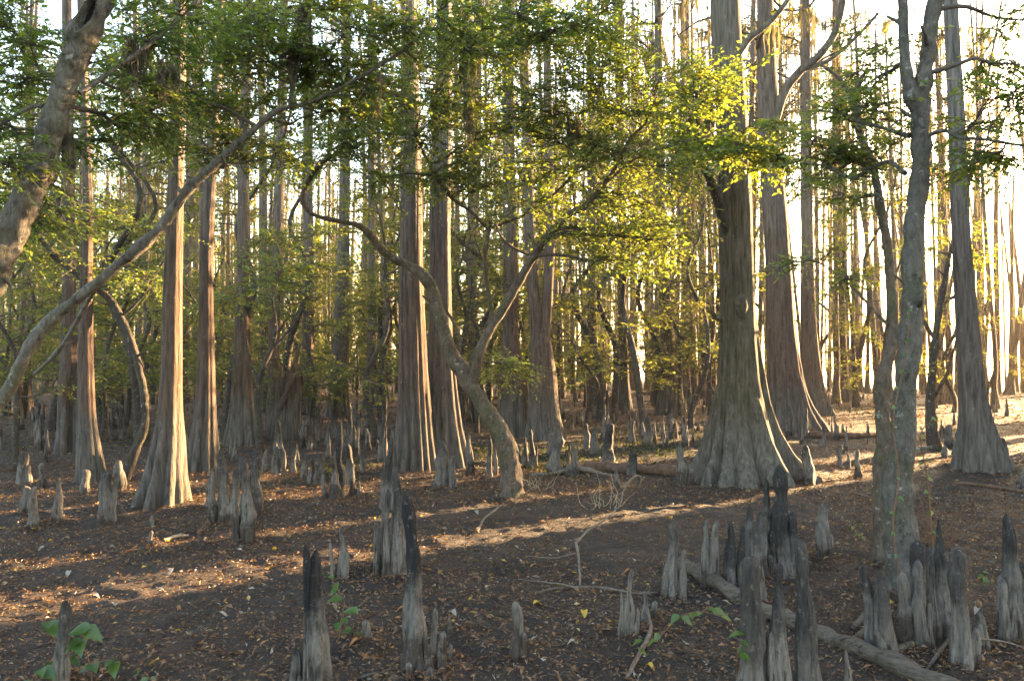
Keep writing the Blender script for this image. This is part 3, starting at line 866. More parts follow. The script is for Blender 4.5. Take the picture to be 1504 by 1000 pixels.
cypress([(298, 692, 54), (300, 640, 41), (302, 590, 30), (303, 540, 25), (303, 450, 21), (304, 350, 19), (310, 250, 17), (318, 120, 15), (324, 0, 14)], M['cy_red'],
        'slender red-brown cypress with a bell-shaped base behind the tall sunlit one', 9, 9, 0.40, 1.0, 2)
cypress([(134, 708, 38), (130, 650, 30), (127, 600, 24), (126, 500, 20), (127, 400, 17), (129, 300, 14), (126, 200, 12), (122, 80, 11), (118, -40, 10)], M['cy_red'],
        'thin red cypress leaning beside the hollow trunk', 10, 7, 0.34, 1.0, 0)
cypress([(100, 669, 36), (100, 620, 29), (100, 540, 24), (101, 450, 20), (101, 300, 17), (100, 200, 15), (98, 0, 13)], M['cy_red'],
        'dark cypress with a tall black hollow in its base', 11, 7, 0.3, 1.0, 2, hollow=(R(-38), 0.42, 1.35, 0.82))
cypress([(356, 657, 46), (356, 610, 35), (356, 560, 29), (356, 480, 22), (357, 380, 18), (358, 250, 16), (362, 100, 14), (364, 0, 13)], M['cy_brown'],
        'brown cypress with a bright sunlit slot at its foot', 12, 8, 0.42, 1.0, 2)
cypress([(418, 649, 46), (420, 610, 39), (424, 580, 36), (428, 556, 33)], M['cy_brown'], 'broken cypress stump with jagged top and leaning pale splinters', 13, 9, 0.4, 1.0, None, H=0, jag=0.35, name='broken_stump',
        limbs=[[(410, 600, 9, -.3), (425, 565, 8, -.4), (434, 530, 6, -.5), (440, 505, 3, -.5)], [(412, 590, 7, -.3), (405, 560, 6, -.4), (398, 535, 3, -.4)]])
cypress([(497, 615, 40), (498, 570, 31), (500, 520, 26), (503, 430, 20), (506, 300, 16), (508, 100, 14), (509, 0, 12)], M['cy_grey'],
        'grey bell-based cypress farther back between the stump and the twin trunks', 14, 9, 0.42, 1.2, 4)
cypress([(917, 605, 26), (916, 560, 17), (915, 500, 14), (914, 400, 13), (912, 250, 11), (910, 0, 10)], M['cy_red'],
        'straight reddish cypress rising alone in the bright middle distance', 15, 8, 0.36, 1.0, 1)
cypress([(872, 600, 24), (871, 560, 17), (870, 480, 14), (869, 300, 12), (866, 0, 10)], M['cy_brown'], 'brown cypress half lost in leaves past the two-stemmed cypress', 16, 8, 0.36, 1.0, 0)
cypress([(1441, 687, 72), (1437, 650, 55), (1431, 600, 41), (1425, 540, 34), (1419, 450, 29), (1412, 350, 26), (1408, 250, 24), (1402, 120, 21), (1396, 0, 20)], M['cy_grey'],
        'smooth dark grey cypress against the bright lake side', 17, 9, 0.42, 0.8, 3)
cypress([(983, 611, 42), (982, 570, 30), (980, 500, 22), (975, 420, 17), (970, 300, 14), (966, 0, 11)], M['cy_red'], 'dark red cypress with a tangled foot left of the massive mossy one', 18, 8, 0.4, 1.0, 1)
cypress([(1236, 593, 30), (1235, 550, 22), (1233, 450, 17), (1230, 300, 14), (1228, 0, 12)], M['cy_red'], 'reddish cypress beside the sunlit leaf patch toward the lake', 19, 8, 0.4, 1.0, 3)
cypress([(452, 608, 30), (452, 560, 22), (453, 450, 17), (452, 200, 13), (450, 0, 11)], M['cy_brown'], 'dim brown cypress just behind the broken stump', 20, 8, 0.4, 1.0, 2)
cypress([(546, 601, 24), (546, 550, 17), (547, 450, 13), (546, 200, 11), (545, 0, 10)], M['cy_brown'], 'dim brown cypress in the gap left of the twin trunks', 21, 8, 0.4, 1.0, 4)

# ------------------------------------------------------------------ small branching swamp trees
def swamp_tree(name, label, stems, pads, mt, seed, lsz=0.06, nsub=6, ntw=8, nl=12, moss=(), base_t=0.4, cat='tree', flare=1.25, extra=None, tl=0.5, carve=None, res=10, slim=0.86):
    """stems: pixel polylines (x, y, width, depth); the first one starts at the ground"""
    r = np.random.default_rng(seed)
    x, y, w, d = stems[0][0]
    b0 = at(x, y, d)
    base = np.array([b0[0], b0[1], hz(b0[0], b0[1])])
    root = thing(name, label, cat, base)
    allp = []
    for si, st in enumerate(stems):
        W = np.array([np.append(at(px, py, dd), w * dd / F / 2) for px, py, w, dd in st])
        tg = norm(np.gradient(W[:, :3], axis=0))
        W[:, 3] *= slim * np.clip(np.abs(tg[:, 2]) ** 0.8 + 0.12, 0.62, 1.0)      # widths were read across, limbs slant
        if si == 0:
            W[0, 2] = base[2] + 0.03
            f0 = W[0].copy(); f0[2] = base[2] - 0.15; f0[3] *= flare
            W = np.vstack([f0, W])
        C = catmull(W, res if si == 0 else 10)
        C[:, 3] = np.maximum(C[:, 3], 0.006)
        n = 64 if carve and si == 0 else 20 if C[:, 3].max() > 0.05 else 10
        for _ in range(3 + len(C) // 25):
            q0 = r.integers(0, len(C)); C[:, 3] *= 1 + r.uniform(.04, .14) * (.5 if carve else 1) * np.exp(-((np.arange(len(C)) - q0) / (r.uniform(1.4, 3.4) * (res if si == 0 else 10) / 10)) ** 2)
        C[:, :3] += 0.5 * C[:, 3:] * np.stack([vnoise(C[:, :3] * 3, seed), vnoise(C[:, :3] * 3, seed + 1), 0 * C[:, 0]], -1)
        g = G()
        tube(g, C[:, :3], C[:, 3], n, seed + si, 0.42, True, 9.0)
        if carve and si == 0: carve(g.V[0])
        obj('trunk' if si == 0 else 'limb', g.mesh('stem', mt, True, base), root)
        allp.append(C)
        for _ in range(4 if si == 0 else 1):                            # broken stubs
            q0 = C[r.integers(len(C) // 4, len(C) - 2)]
            if q0[2] < 0.8: continue
            dv = norm(r.normal(size=3) + np.array([0, -.3, .5]))
            ln = q0[3] + r.uniform(.05, .22)
            gs = G(); rs = min(.016, q0[3] * .4)
            tube(gs, np.array([q0[:3], q0[:3] + dv * ln * .6, q0[:3] + dv * ln + r.normal(size=3) * .02]), np.array([rs * 1.5, rs, rs * .7]), 7, seed, .4)
            obj('stub', gs.mesh('stub', mt, True, base), root)
    P = np.vstack(allp)
    P = P[P[:, 2] > 1.0]
    gb, gl, gm = G(), G(), G()
    for pd in pads:
        px, py, rx, ry, dd = pd[:5]
        bt = pd[5] if len(pd) > 5 else base_t
        c = at(px, py, dd)
        dist = np.linalg.norm((P[:, :3] - c) * np.array([1, 0.7, 1.3]), axis=1) + np.where(P[:, 2] > c[2] + 0.1, 0.4, 0)
        a = P[np.argmin(dist)]
        k = dd / F
        pad(gb, gl, a[:3], c, np.array([rx * k * 1.35, max(0.45, rx * k * 1.2), ry * k * 1.5]), r, nsub, ntw, nl, lsz, tl, min(0.022, a[3] * 0.7), bt)
    if pads:
        tag(obj('branches', gb.mesh('branches', M['twig'], True, base), root), kind='stuff')
        tag(obj('crown', gl.mesh('crown', M['leaf'], False, base), root), kind='stuff')
    if moss:
        for px, py, ln, wd, dd in moss:
            k = dd / F
            moss_strands(gm, at(px, py, dd) + r.normal(size=(6, 3)) * np.array([wd * k * 0.5, 0.05, 0.03]), r, ln * k, 34, wd * k * 0.25, 0.009)
        tag(obj('moss', gm.mesh('moss', M['moss'], False, base), root), kind='stuff')
    if extra: extra(root, base, r)
    return root

# the forked leaning tree in the middle
d = 9.6
swamp_tree('swamp_elm', 'leaning forked tree with lichen-grey bark, its stem bent into a high elbow',
    [[(757, 725, 42, d), (752, 690, 38, d), (735, 640, 35, d), (712, 598, 33, d), (688, 562, 30, d), (664, 525, 27, d), (648, 480, 25, d), (634, 430, 24, d), (622, 404, 24, d), (596, 388, 22, d), (570, 374, 21, d - .1), (548, 350, 19, d - .2), (528, 332, 18, d - .3), (500, 325, 15, d - .4), (462, 316, 13, d - .5), (444, 296, 11, d - .5), (452, 266, 9, d - .5), (474, 240, 7, d - .6), (500, 225, 5, d - .6)],
     [(694, 572, 24, d), (700, 540, 20, d - .1), (712, 500, 19, d - .2), (738, 455, 18, d - .3), (768, 402, 18, d - .4), (790, 365, 19, d - .5), (805, 345, 16, d - .6), (835, 315, 15, d - .7), (858, 304, 15, d - .7), (884, 276, 11, d - .8), (905, 245, 8, d - .8), (925, 205, 6, d - .9), (950, 180, 4, d - 1)],
     [(692, 556, 10, d), (692, 530, 9, d + .2), (706, 500, 9, d + .3), (722, 462, 8, d + .3), (716, 420, 8, d + .3), (712, 380, 9, d + .3), (718, 340, 8, d + .3), (720, 325, 7, d + .3)],
     [(720, 340, 8, d + .3), (690, 310, 8, d + .2), (662, 290, 7, d + .1), (640, 258, 6, d), (628, 235, 5, d), (610, 200, 4, d - .2)],
     [(720, 335, 8, d + .3), (760, 320, 8, d + .2), (795, 300, 7, d), (830, 270, 6, d - .2), (870, 220, 5, d - .4), (900, 190, 4, d - .5)],
     [(782, 376, 9, d - .4), (758, 366, 8, d - .5), (738, 350, 6, d - .6), (728, 330, 4, d - .7)],
     [(668, 530, 7, d), (676, 500, 6, d + .1), (664, 470, 5, d + .2), (655, 455, 3, d + .2)],
     [(860, 300, 8, d - .7), (930, 235, 5, d - .9), (985, 215, 4, d - 1), (1040, 200, 3, d - 1.1)]],
    [(470, 235, 50, 22, d - .6), (505, 205, 45, 22, d - .8), (540, 170, 50, 22, d - .9), (590, 200, 50, 22, d - .4), (610, 150, 50, 22, d - .6), (650, 190, 45, 20, d - .3), (655, 115, 55, 24, d - .8),
     (700, 150, 50, 22, d - .6), (690, 235, 45, 20, d), (735, 200, 50, 22, d - .3), (760, 130, 55, 24, d - .8), (790, 200, 50, 22, d - .5), (815, 245, 45, 20, d - .5), (830, 165, 55, 22, d - .8),
     (870, 205, 50, 22, d - .7), (880, 130, 55, 24, d - 1), (915, 165, 50, 22, d - 1), (940, 215, 45, 20, d - 1), (960, 300, 45, 24, d - .9, .5), (920, 350, 45, 22, d - .8, .5), (900, 295, 40, 20, d - .8, .45), (935, 385, 35, 14, d - .8, .5),
     (985, 250, 45, 20, d - 1.1, .5), (960, 130, 45, 22, d - 1.1, .5), (800, 70, 60, 22, d - 1), (720, 70, 60, 22, d - 1), (860, 60, 60, 24, d - 1.2), (930, 70, 50, 24, d - 1.3, .5), (560, 260, 40, 18, d - .3), (760, 255, 40, 16, d), (850, 350, 30, 14, d - .7, .55),
     (990, 350, 35, 20, d - 1, .5), (560, 90, 55, 24, d - .6), (620, 60, 55, 24, d - .8), (690, 20, 60, 22, d - 1), (780, 10, 60, 20, d - 1), (470, 140, 50, 24, d - .5), (830, 120, 50, 22, d - .9), (700, 280, 40, 16, d + .3, .5), (640, 260, 40, 18, d + .2, .5), (780, 300, 40, 16, d, .55), (890, 230, 45, 20, d - .8, .55), (752, 540, 12, 5, d + .35, .7)],
    M['sm_brown'], 31, 0.055, 8, 9, 12, slim=.76, base_t=.47, moss=[(690, 90, 130, 10, d - .8), (690, 60, 100, 12, d - .8), (840, 180, 60, 8, d - .9), (770, 60, 60, 10, d), (640, 140, 70, 8, d)])

# the tree at the left whose long bough arches across
d = 7.0
swamp_tree('swamp_elm', 'tree with one long bare grey bough sweeping up and across from the forest edge',
    [[(-200, 795, 44.7, d), (-150, 740, 39.6, d), (-90, 672, 34.4, d), (0, 588, 28.4, d), (55, 495, 25.8, d), (100, 450, 24.9, d), (150, 412, 24.1, d), (195, 372, 23.2, d), (235, 335, 23.2, d), (262, 298, 21.5, d), (292, 262, 19.8, d), (330, 228, 17.2, d), (368, 196, 14.6, d), (405, 164, 13.8, d), (445, 154, 12.0, d), (485, 138, 11.2, d), (520, 118, 11.2, d), (555, 98, 10.3, d), (595, 72, 9.5, d), (630, 45, 7.7, d), (690, 34, 6.0, d), (750, 28, 5.2, d), (830, 50, 3.4, d)],
     [(290, 264, 14, d), (325, 245, 12, d + .2), (350, 240, 9, d + .3), (390, 232, 5, d + .4), (430, 215, 3, d + .4)],
     [(395, 174, 8, d), (425, 182, 6, d + .2), (450, 170, 4, d + .3), (500, 160, 3, d + .3)],
     [(425, 158, 7, d), (432, 118, 6, d), (448, 65, 5, d - .1), (455, 10, 4, d - .1)],
     [(595, 74, 6, d), (620, 95, 4, d + .1), (650, 105, 3, d + .2)],
     [(150, 412, 12, d), (130, 440, 11, d + .3), (90, 510, 10, d + .5), (50, 550, 8, d + .6)]],
    [(310, 150, 55, 25, d + .3), (360, 110, 55, 25, d), (400, 80, 50, 25, d - .2), (300, 80, 55, 25, d), (470, 80, 50, 22, d), (520, 50, 55, 22, d), (580, 30, 55, 20, d), (640, 20, 55, 18, d - .2), (700, 60, 55, 18, d), (760, 20, 55, 18, d - .2), (810, 45, 50, 18, d),
     (450, 20, 55, 20, d), (360, 20, 55, 22, d - .2), (260, 130, 45, 25, d + .2), (330, 200, 45, 18, d + .4), (400, 215, 45, 15, d + .4), (490, 165, 45, 14, d + .3), (560, 140, 40, 15, d + .2), (270, 210, 40, 18, d + .4), (870, 25, 45, 16, d - .2), (220, 40, 50, 26, d + .6), (160, 90, 50, 26, d + .8), (410, 30, 50, 22, d + .3), (300, 30, 50, 24, d + .5), (500, 110, 50, 20, d + .3), (350, 60, 50, 24, d + .4), (440, 110, 45, 20, d + .3)],
    M['sm_grey'], 32, 0.052, 8, 9, 12, slim=.74, base_t=.47, moss=[(435, 60, 90, 10, d), (445, 20, 80, 8, d), (560, 120, 40, 6, d)], tl=0.4)

# the leaning trunk with the knothole
def hole_frame():
    d = 5.5
    dirv = norm(at(160, -10, d) - at(110, 100, d))
    return at(137, 28, d), dirv, norm(np.cross(dirv, [0, -1.0, 0]))

def carve_hole(V):
    """sink the trunk's surface inside the oval and swell a callus round it"""
    c, dirv, sd = hole_frame()
    q = V - c
    e = np.sqrt((q @ dirv / 0.145) ** 2 + (q @ sd / 0.040) ** 2)
    front = q[:, 1] < 0
    V[:, 1] += np.where(front, 0.10 * np.clip((1.0 - e) / 0.25, 0, 1) - 0.022 * np.exp(-((e - 1.12) / 0.16) ** 2), 0)

def knothole(root, base, r):
    c, dirv, sd = hole_frame()
    th = np.linspace(0, 2 * np.pi, 28, endpoint=False)
    k = []
    for s_, y in ((1.02, -0.07), (0.9, -0.035), (0.6, -0.02), (0.0, -0.015)):
        for t in th:
            k.append(c + np.array([0, y, 0]) + dirv * math.cos(t) * 0.145 * s_ + sd * math.sin(t) * 0.044 * s_)
    g = G()
    n = 28
    i = np.arange(3)[:, None] * n; j = np.arange(n)[None]; jn = (j + 1) % n
    g.add(np.array(k), np.stack([i + j, i + n + j, i + n + jn, i + jn], -1).reshape(-1, 4))
    obj('hollow', g.mesh('hollow', M['hole'], True, base), root)

M['hole'] = simple_mat('rotten_hollow', (0.006, 0.005, 0.004), (0.018, 0.013, 0.010), 40)  # rotten wood, blackened further: the hole's shade is put into its colour
d = 5.5
swamp_tree('swamp_elm', 'thick leaning trunk with lichen and an oval knothole, at the forest edge',
    [[(-150, 868, 80, d), (-140, 740, 66, d), (-105, 600, 60, d), (-60, 500, 58, d), (-8, 395, 56, d), (28, 315, 54, d), (58, 240, 52, d), (82, 170, 50, d), (105, 105, 48, d), (130, 42, 48, d), (152, 0, 44, d), (180, -70, 40, d), (205, -170, 34, d), (220, -300, 24, d)],
     [(68, 155, 14, d), (40, 160, 12, d - .1), (0, 184, 9, d - .1), (-40, 200, 6, d - .2)],
     [(118, 138, 14, d), (150, 115, 11, d + .1), (200, 80, 8, d + .2), (252, 40, 6, d + .3), (290, 0, 4, d + .4)],
     [(88, 130, 8, d), (50, 95, 7, d + .2), (0, 82, 5, d + .3)],
     [(40, 290, 10, d + .1), (70, 270, 8, d + .5), (110, 290, 6, d + .8)]],
    [(20, 190, 50, 25, d), (0, 240, 50, 22, d - .2), (40, 60, 40, 25, d), (25, 130, 45, 20, d + .2), (190, 110, 45, 22, d + .3), (215, 60, 40, 25, d + .4), (230, 170, 45, 22, d + .6), (180, 190, 40, 18, d + .5), (10, 20, 40, 22, d), (110, 210, 35, 14, d + .6), (260, 20, 40, 20, d + .3), (60, 330, 35, 15, d + .9, .3), (20, 300, 35, 15, d + .6, .3)],
    M['sm_grey'], 33, 0.050, 7, 9, 12, base_t=0.3, extra=knothole, tl=0.34, carve=carve_hole, res=34, slim=.74,
    moss=[(200, 70, 90, 12, d + .3), (245, 100, 60, 10, d + .4), (100, 210, 80, 8, d + .2)])

# the twisted forked tree in the right foreground
d = 5.6
swamp_tree('swamp_elm', 'crooked forked tree with dark lichen-spotted bark rising behind the row of pale knees',
    [[(1327, 866, 60, d), (1325, 800, 50, d), (1322, 730, 45, d), (1324, 660, 39, d), (1330, 590, 37, d), (1335, 520, 38, d), (1340, 470, 37, d), (1341, 420, 34, d), (1343, 350, 32, d), (1349, 290, 30, d), (1352, 240, 29, d), (1353, 180, 29, d), (1352, 148, 31, d)],
     [(1350, 165, 26, d), (1338, 135, 25, d), (1330, 105, 20, d), (1327, 60, 17, d), (1326, 0, 16, d), (1320, -80, 14, d), (1316, -180, 10, d)],
     [(1350, 165, 26, d), (1357, 120, 27, d), (1362, 85, 26, d), (1366, 50, 24, d), (1374, 0, 22, d), (1388, -80, 17, d), (1396, -180, 11, d)],
     [(1352, 205, 12, d), (1385, 192, 11, d - .1), (1410, 202, 10, d - .2), (1445, 205, 8, d - .3), (1504, 214, 7, d - .4), (1560, 222, 5, d - .5)],
     [(1336, 200, 12, d), (1310, 192, 10, d + .1), (1285, 184, 9, d + .2), (1265, 180, 7, d + .3), (1225, 160, 4, d + .4)],
     [(1330, 255, 12, d), (1305, 238, 11, d + .2), (1275, 250, 11, d + .3), (1250, 262, 10, d + .4), (1215, 245, 7, d + .5), (1180, 240, 4, d + .6)],
     [(1346, 460, 8, d), (1352, 440, 10, d - .12), (1352, 425, 8, d - .12)]],
    [(1290, 230, 35, 22, d + .3), (1255, 235, 35, 18, d + .5), (1220, 225, 30, 16, d + .5), (1280, 160, 35, 20, d + .4), (1300, 120, 30, 20, d + .4), (1440, 180, 30, 22, d - .2), (1480, 150, 30, 22, d - .3), (1500, 95, 30, 22, d - .3), (1470, 225, 35, 12, d - .3), (1430, 235, 30, 14, d), (1250, 180, 30, 18, d + .5), (1500, 30, 30, 20, d), (1190, 225, 25, 12, d + .6)],
    M['sm_mid'], 34, 0.048, 5, 7, 11, base_t=0.45, tl=0.3)
d = 6.6
swamp_tree('swamp_elm', 'slim snaking stem growing close behind the crooked forked tree',
    [[(1296, 812, 34, d), (1297, 740, 27, d), (1297, 650, 25, d), (1298, 560, 24, d), (1304, 520, 20, d), (1310, 480, 17, d), (1308, 420, 15, d), (1302, 350, 15, d), (1292, 300, 14, d), (1285, 260, 13, d), (1272, 225, 13, d), (1262, 195, 13, d), (1256, 155, 12, d), (1242, 130, 9, d), (1228, 112, 6, d), (1205, 95, 4, d)],
     [(1304, 478, 8, d), (1280, 452, 6, d + .2), (1255, 425, 5, d + .4), (1220, 395, 4, d + .6), (1185, 378, 3, d + .8)],
     [(1254, 150, 8, d), (1262, 120, 8, d), (1275, 105, 6, d), (1320, 95, 4, d)]],
    [(1260, 100, 35, 20, d), (1300, 70, 35, 20, d), (1230, 265, 30, 14, d + .2), (1200, 385, 30, 12, d + .7, .6), (1240, 410, 25, 10, d + .4, .6), (1250, 300, 30, 16, d + .3)],
    M['sm_brown'], 35, 0.048, 5, 7, 11, base_t=0.5, tl=0.3)
# arching dark stem left of the tall sunlit cypress, and a small black one behind it
d = 10.9
swamp_tree('swamp_shrub', 'dark arching stem leaning over beside the tall sunlit cypress',
    [[(183, 704, 20, d), (195, 668, 15, d), (212, 630, 13, d), (213, 590, 12, d), (203, 540, 12, d), (192, 500, 12, d), (172, 455, 12, d), (150, 430, 12, d), (110, 400, 12, d), (80, 375, 11, d), (55, 340, 9, d), (35, 300, 6, d)],
     [(178, 465, 6, d), (205, 440, 5, d), (230, 400, 4, d), (250, 370, 3, d)]],
    [(60, 330, 45, 18, d), (110, 380, 45, 16, d), (220, 410, 35, 14, d), (160, 400, 35, 16, d), (30, 360, 35, 18, d), (200, 330, 45, 18, d - .3), (140, 320, 40, 18, d - .3)],
    M['sm_dark'], 36, 0.06, 6, 7, 12, base_t=0.45, cat='tree')
d = 14.0
swamp_tree('swamp_shrub', 'black crooked sapling standing before the broken stump',
    [[(381, 664, 14, d), (380, 620, 11, d), (377, 580, 10, d), (384, 545, 9, d), (398, 515, 7, d), (405, 480, 5, d), (400, 440, 4, d)],
     [(380, 560, 6, d), (366, 530, 5, d), (360, 490, 3, d)], [(398, 515, 5, d), (420, 490, 4, d), (446, 450, 3, d)]],
    [(410, 380, 45, 16, d, .65), (450, 410, 45, 14, d, .7), (370, 400, 40, 16, d, .6), (340, 440, 35, 12, d, .6), (430, 340, 45, 16, d, .6), (470, 380, 35, 14, d, .7)],
    M['sm_dark'], 37, 0.07, 6, 7, 12, base_t=0.6)
d = 14.5
swamp_tree('swamp_shrub', 'dark twisted sapling with bare crossing branches beside the dark grey cypress',
    [[(1372, 655, 22, d), (1366, 600, 15, d), (1370, 540, 13, d), (1376, 480, 11, d), (1384, 430, 10, d), (1392, 390, 7, d), (1400, 350, 5, d)],
     [(1374, 500, 7, d), (1350, 460, 6, d), (1330, 420, 5, d), (1310, 400, 3, d)], [(1380, 450, 8, d), (1400, 436, 7, d - .1), (1418, 426, 5, d - .2)],
     [(1368, 590, 6, d), (1390, 550, 5, d), (1402, 510, 4, d), (1410, 470, 3, d)]],
    [(1400, 330, 35, 16, d, .7), (1370, 370, 35, 14, d, .65), (1440, 370, 30, 14, d, .7), (1390, 520, 30, 12, d, .7)],
    M['sm_dark'], 38, 0.07, 5, 6, 11, base_t=0.6)

# ================================================================== BACKGROUND FOREST
SX, SY = math.sin(SUN_AZ), math.cos(SUN_AZ)
def uval(x, y):
    return x * SY - y * SX
WIN = [(-6.75, -5.85), (-7.5, -7.2), (-10.4, -9.25)]      # gaps in the stand through which the low sun reaches in
def in_gap(x, y, m=0.3):
    u = uval(x, y)
    return any(a - m < u < b_ + m for a, b_ in WIN)

def far_trunk(seed, H, rb, nfl):
    r = np.random.default_rng(seed)
    H += 7
    z = np.array([-0.3, 0.0, 0.25, 0.6, 1.1, 1.8, 3, 5, 8, 12, H * 0.8, H])
    k = rb * np.array([1.1, 1.0, 0.86, 0.72, 0.58, 0.49, 0.43, 0.40, 0.36, 0.30, 0.2, 0.05])
    cx = np.cumsum(r.normal(size=len(z))) * 0.035; cy_ = np.cumsum(r.normal(size=len(z))) * 0.035
    cx[:5] *= 0.2; cy_[:5] *= 0.2
    g = G()
    C = catmull(np.stack([cx, cy_, z, k], -1), 3)
    cypress_trunk(g, C[:, :3], np.maximum(C[:, 3], 0.02), seed, nfl, 26, 0.42, 1.0)
    return g.mesh('trunk', M['cy_far'])

FT = [far_trunk(200 + k, h, rb, n) for k, (h, rb, n) in enumerate([(20, .34, 8), (18, .27, 7), (22, .42, 9), (17, .24, 7), (19, .38, 10), (16, .20, 6)])]
FB = [far_trunk(220 + k, h, rb, n) for k, (h, rb, n) in enumerate([(20, .50, 8), (18, .42, 7), (22, .60, 9), (19, .55, 10)])]
placed = []
def ok_spot(x, y, dmin):
    return all((x - a) ** 2 + (y - b_) ** 2 > dmin * dmin for a, b_ in placed)
heroes = [o for o in col.objects if o.parent is None and o.type == 'EMPTY']
for o in heroes: placed.append((o.location.x, o.location.y))

LAND = [(60, 'the hollow cypress', 'left of'), (118, 'the hollow cypress', 'behind'), (175, 'the thin leaning red cypress', 'behind'), (215, 'the tall sunlit cypress', 'left of'), (275, 'the tall sunlit cypress', 'behind'), (330, 'the bell-based red-brown cypress', 'behind'),
        (390, 'the brown cypress with a sunlit slot', 'behind'), (460, 'the broken stump', 'behind'), (560, 'the grey bell-based cypress', 'behind'), (690, 'the twin trunks', 'behind'), (770, 'the swollen-shouldered cypress', 'behind'), (850, 'the two-stemmed cypress', 'behind'),
        (890, 'the leaf-veiled brown cypress', 'behind'), (945, 'the straight reddish cypress', 'behind'), (1030, 'the dark red tangle-footed cypress', 'behind'), (1120, 'the massive mossy cypress', 'behind'), (1175, 'the red-brown ribbed cypress', 'behind'),
        (1260, 'the slim reddish lakeward cypresses', 'behind'), (1318, 'the snaking stem', 'behind'), (1380, 'the crooked forked tree', 'behind'), (1450, 'the dark grey cypress', 'behind'), (9999, 'the dark grey cypress', 'lakeward of')]
def landmark(x, y):
    px = 752 + F * x / max(y, .1)
    nm, pr = next((n_, p_) for lim, n_, p_ in LAND if px < lim)
    far = 'just' if y < 24 else 'well' if y < 33 else 'far' if y < 43 else 'very far'
    if pr == 'lakeward of': far = {'just': 'a little', 'well': 'some way', 'far': 'far', 'very far': 'very far'}[far]
    return far + ' ' + pr + ' ' + nm, pr + ' ' + nm

def put_far(x, y, label, group, s=1.0, lib=FT):
    z = hz(x, y)
    where, gw = landmark(x, y)
    group = 'moss-hung cypresses ' + gw
    root = thing('cypress_tree', label, 'tree', (x, y, z), group)
    placed.append((x, y))
    k = int(rng.integers(len(lib))); rz = rng.uniform(0, 6.28)
    o = obj('trunk', lib[k], root, (0, 0, 0), rz, s)
    ln_ = 0.008 if lib is FB else 0.02 if rng.random() < 0.85 else 0.08
    rw = (.5 if lib is FB else [.34, .27, .42, .24, .38, .20][k]) * s
    root['label'] = ('stout ' if rw > .36 else 'slender ' if rw > .26 else 'thin ') + ('leaning ' if ln_ > .05 else 'straight ') + 'cypress ' + where
    root.rotation_euler = (rng.normal() * ln_, rng.normal() * ln_, 0)
    right = x > 0.12 * y
    ck = int(rng.choice([5, 6, 5, 1] if right else [0, 2, 4, 6]))
    add_crown(root, ck, 0, 0, s, rz, 5.0 if lib is FB else 2.5 if right else 0.0)
    return root

n = 0
tries = 0
while n < 185 and tries < 9000:
    tries += 1
    y = 19 + 56 * rng.random() ** 0.75
    x = rng.uniform(-0.70, 0.70) * y
    if x * SHORE[0] + y * SHORE[1] > 46.5: continue
    if y < 26 and rng.random() < 0.5: continue
    if uval(x, y) > -10.6 and in_gap(x, y): continue
    if not ok_spot(x, y, 1.5): continue
    lake = x > 0.22 * y
    if lake: lb, gp = 'slender moss-hung cypress backlit in the bright stand toward the lake', 'backlit cypresses toward the lake'
    elif x > -0.2 * y: lb, gp = 'slender moss-hung cypress in the distant stand behind the twin trunks', 'distant cypresses behind the twin trunks'
    else: lb, gp = 'slender cypress in the dim green wood behind the tall sunlit cypress', 'cypresses in the dim green wood'
    put_far(x, y, lb, gp, rng.uniform(0.45, 1.0) if lake else rng.uniform(0.5, 1.15))
    n += 1

n = 0
tries = 0
while n < 62 and tries < 4000:
    tries += 1
    y = rng.uniform(27, 62); x = rng.uniform(0.02, 0.68) * y
    if x * SHORE[0] + y * SHORE[1] > 47.5 or (uval(x, y) > -10.6 and in_gap(x, y)) or not ok_spot(x, y, 0.9): continue
    put_far(x, y, 'slender moss-hung cypress backlit in the bright stand toward the lake', 'backlit cypresses toward the lake', rng.uniform(0.55, 0.85))
    n += 1

n = 0
while n < 16:
    az = rng.uniform(R(8), R(19)); rr_ = rng.uniform(34, 58)
    x, y = rr_ * math.sin(az), rr_ * math.cos(az)
    if not ok_spot(x, y, 0.7): continue
    put_far(x, y, 'slender moss-hung cypress backlit in the bright stand toward the lake', 'backlit cypresses toward the lake', rng.uniform(0.7, 1.1))
    n += 1

# the stand on the sunward side, which shades the mud except for the gaps
k = 0
u = -9.1
us = []
while u < 5.0:
    if not any(a - 0.02 < u < b_ + 0.02 for a, b_ in WIN): us.append(u)
    u += 0.34
for u in us:
    for rep in range(2):
        for _ in range(60):
            uu = u + rng.uniform(-0.12, 0.12)
            t = rng.uniform(14, 44)
            x, y = uu * SY + t * SX, -uu * SX + t * SY
            if x > 0.70 * y + 1.5 and x * SHORE[0] + y * SHORE[1] < 47 and not in_gap(x, y, 0.22) and ok_spot(x, y, 0.9): break
        else: continue
        put_far(x, y, 'slender moss-hung cypress backlit in the bright stand toward the lake', 'backlit cypresses toward the lake', rng.uniform(0.85, 1.2), FB)
        k += 1

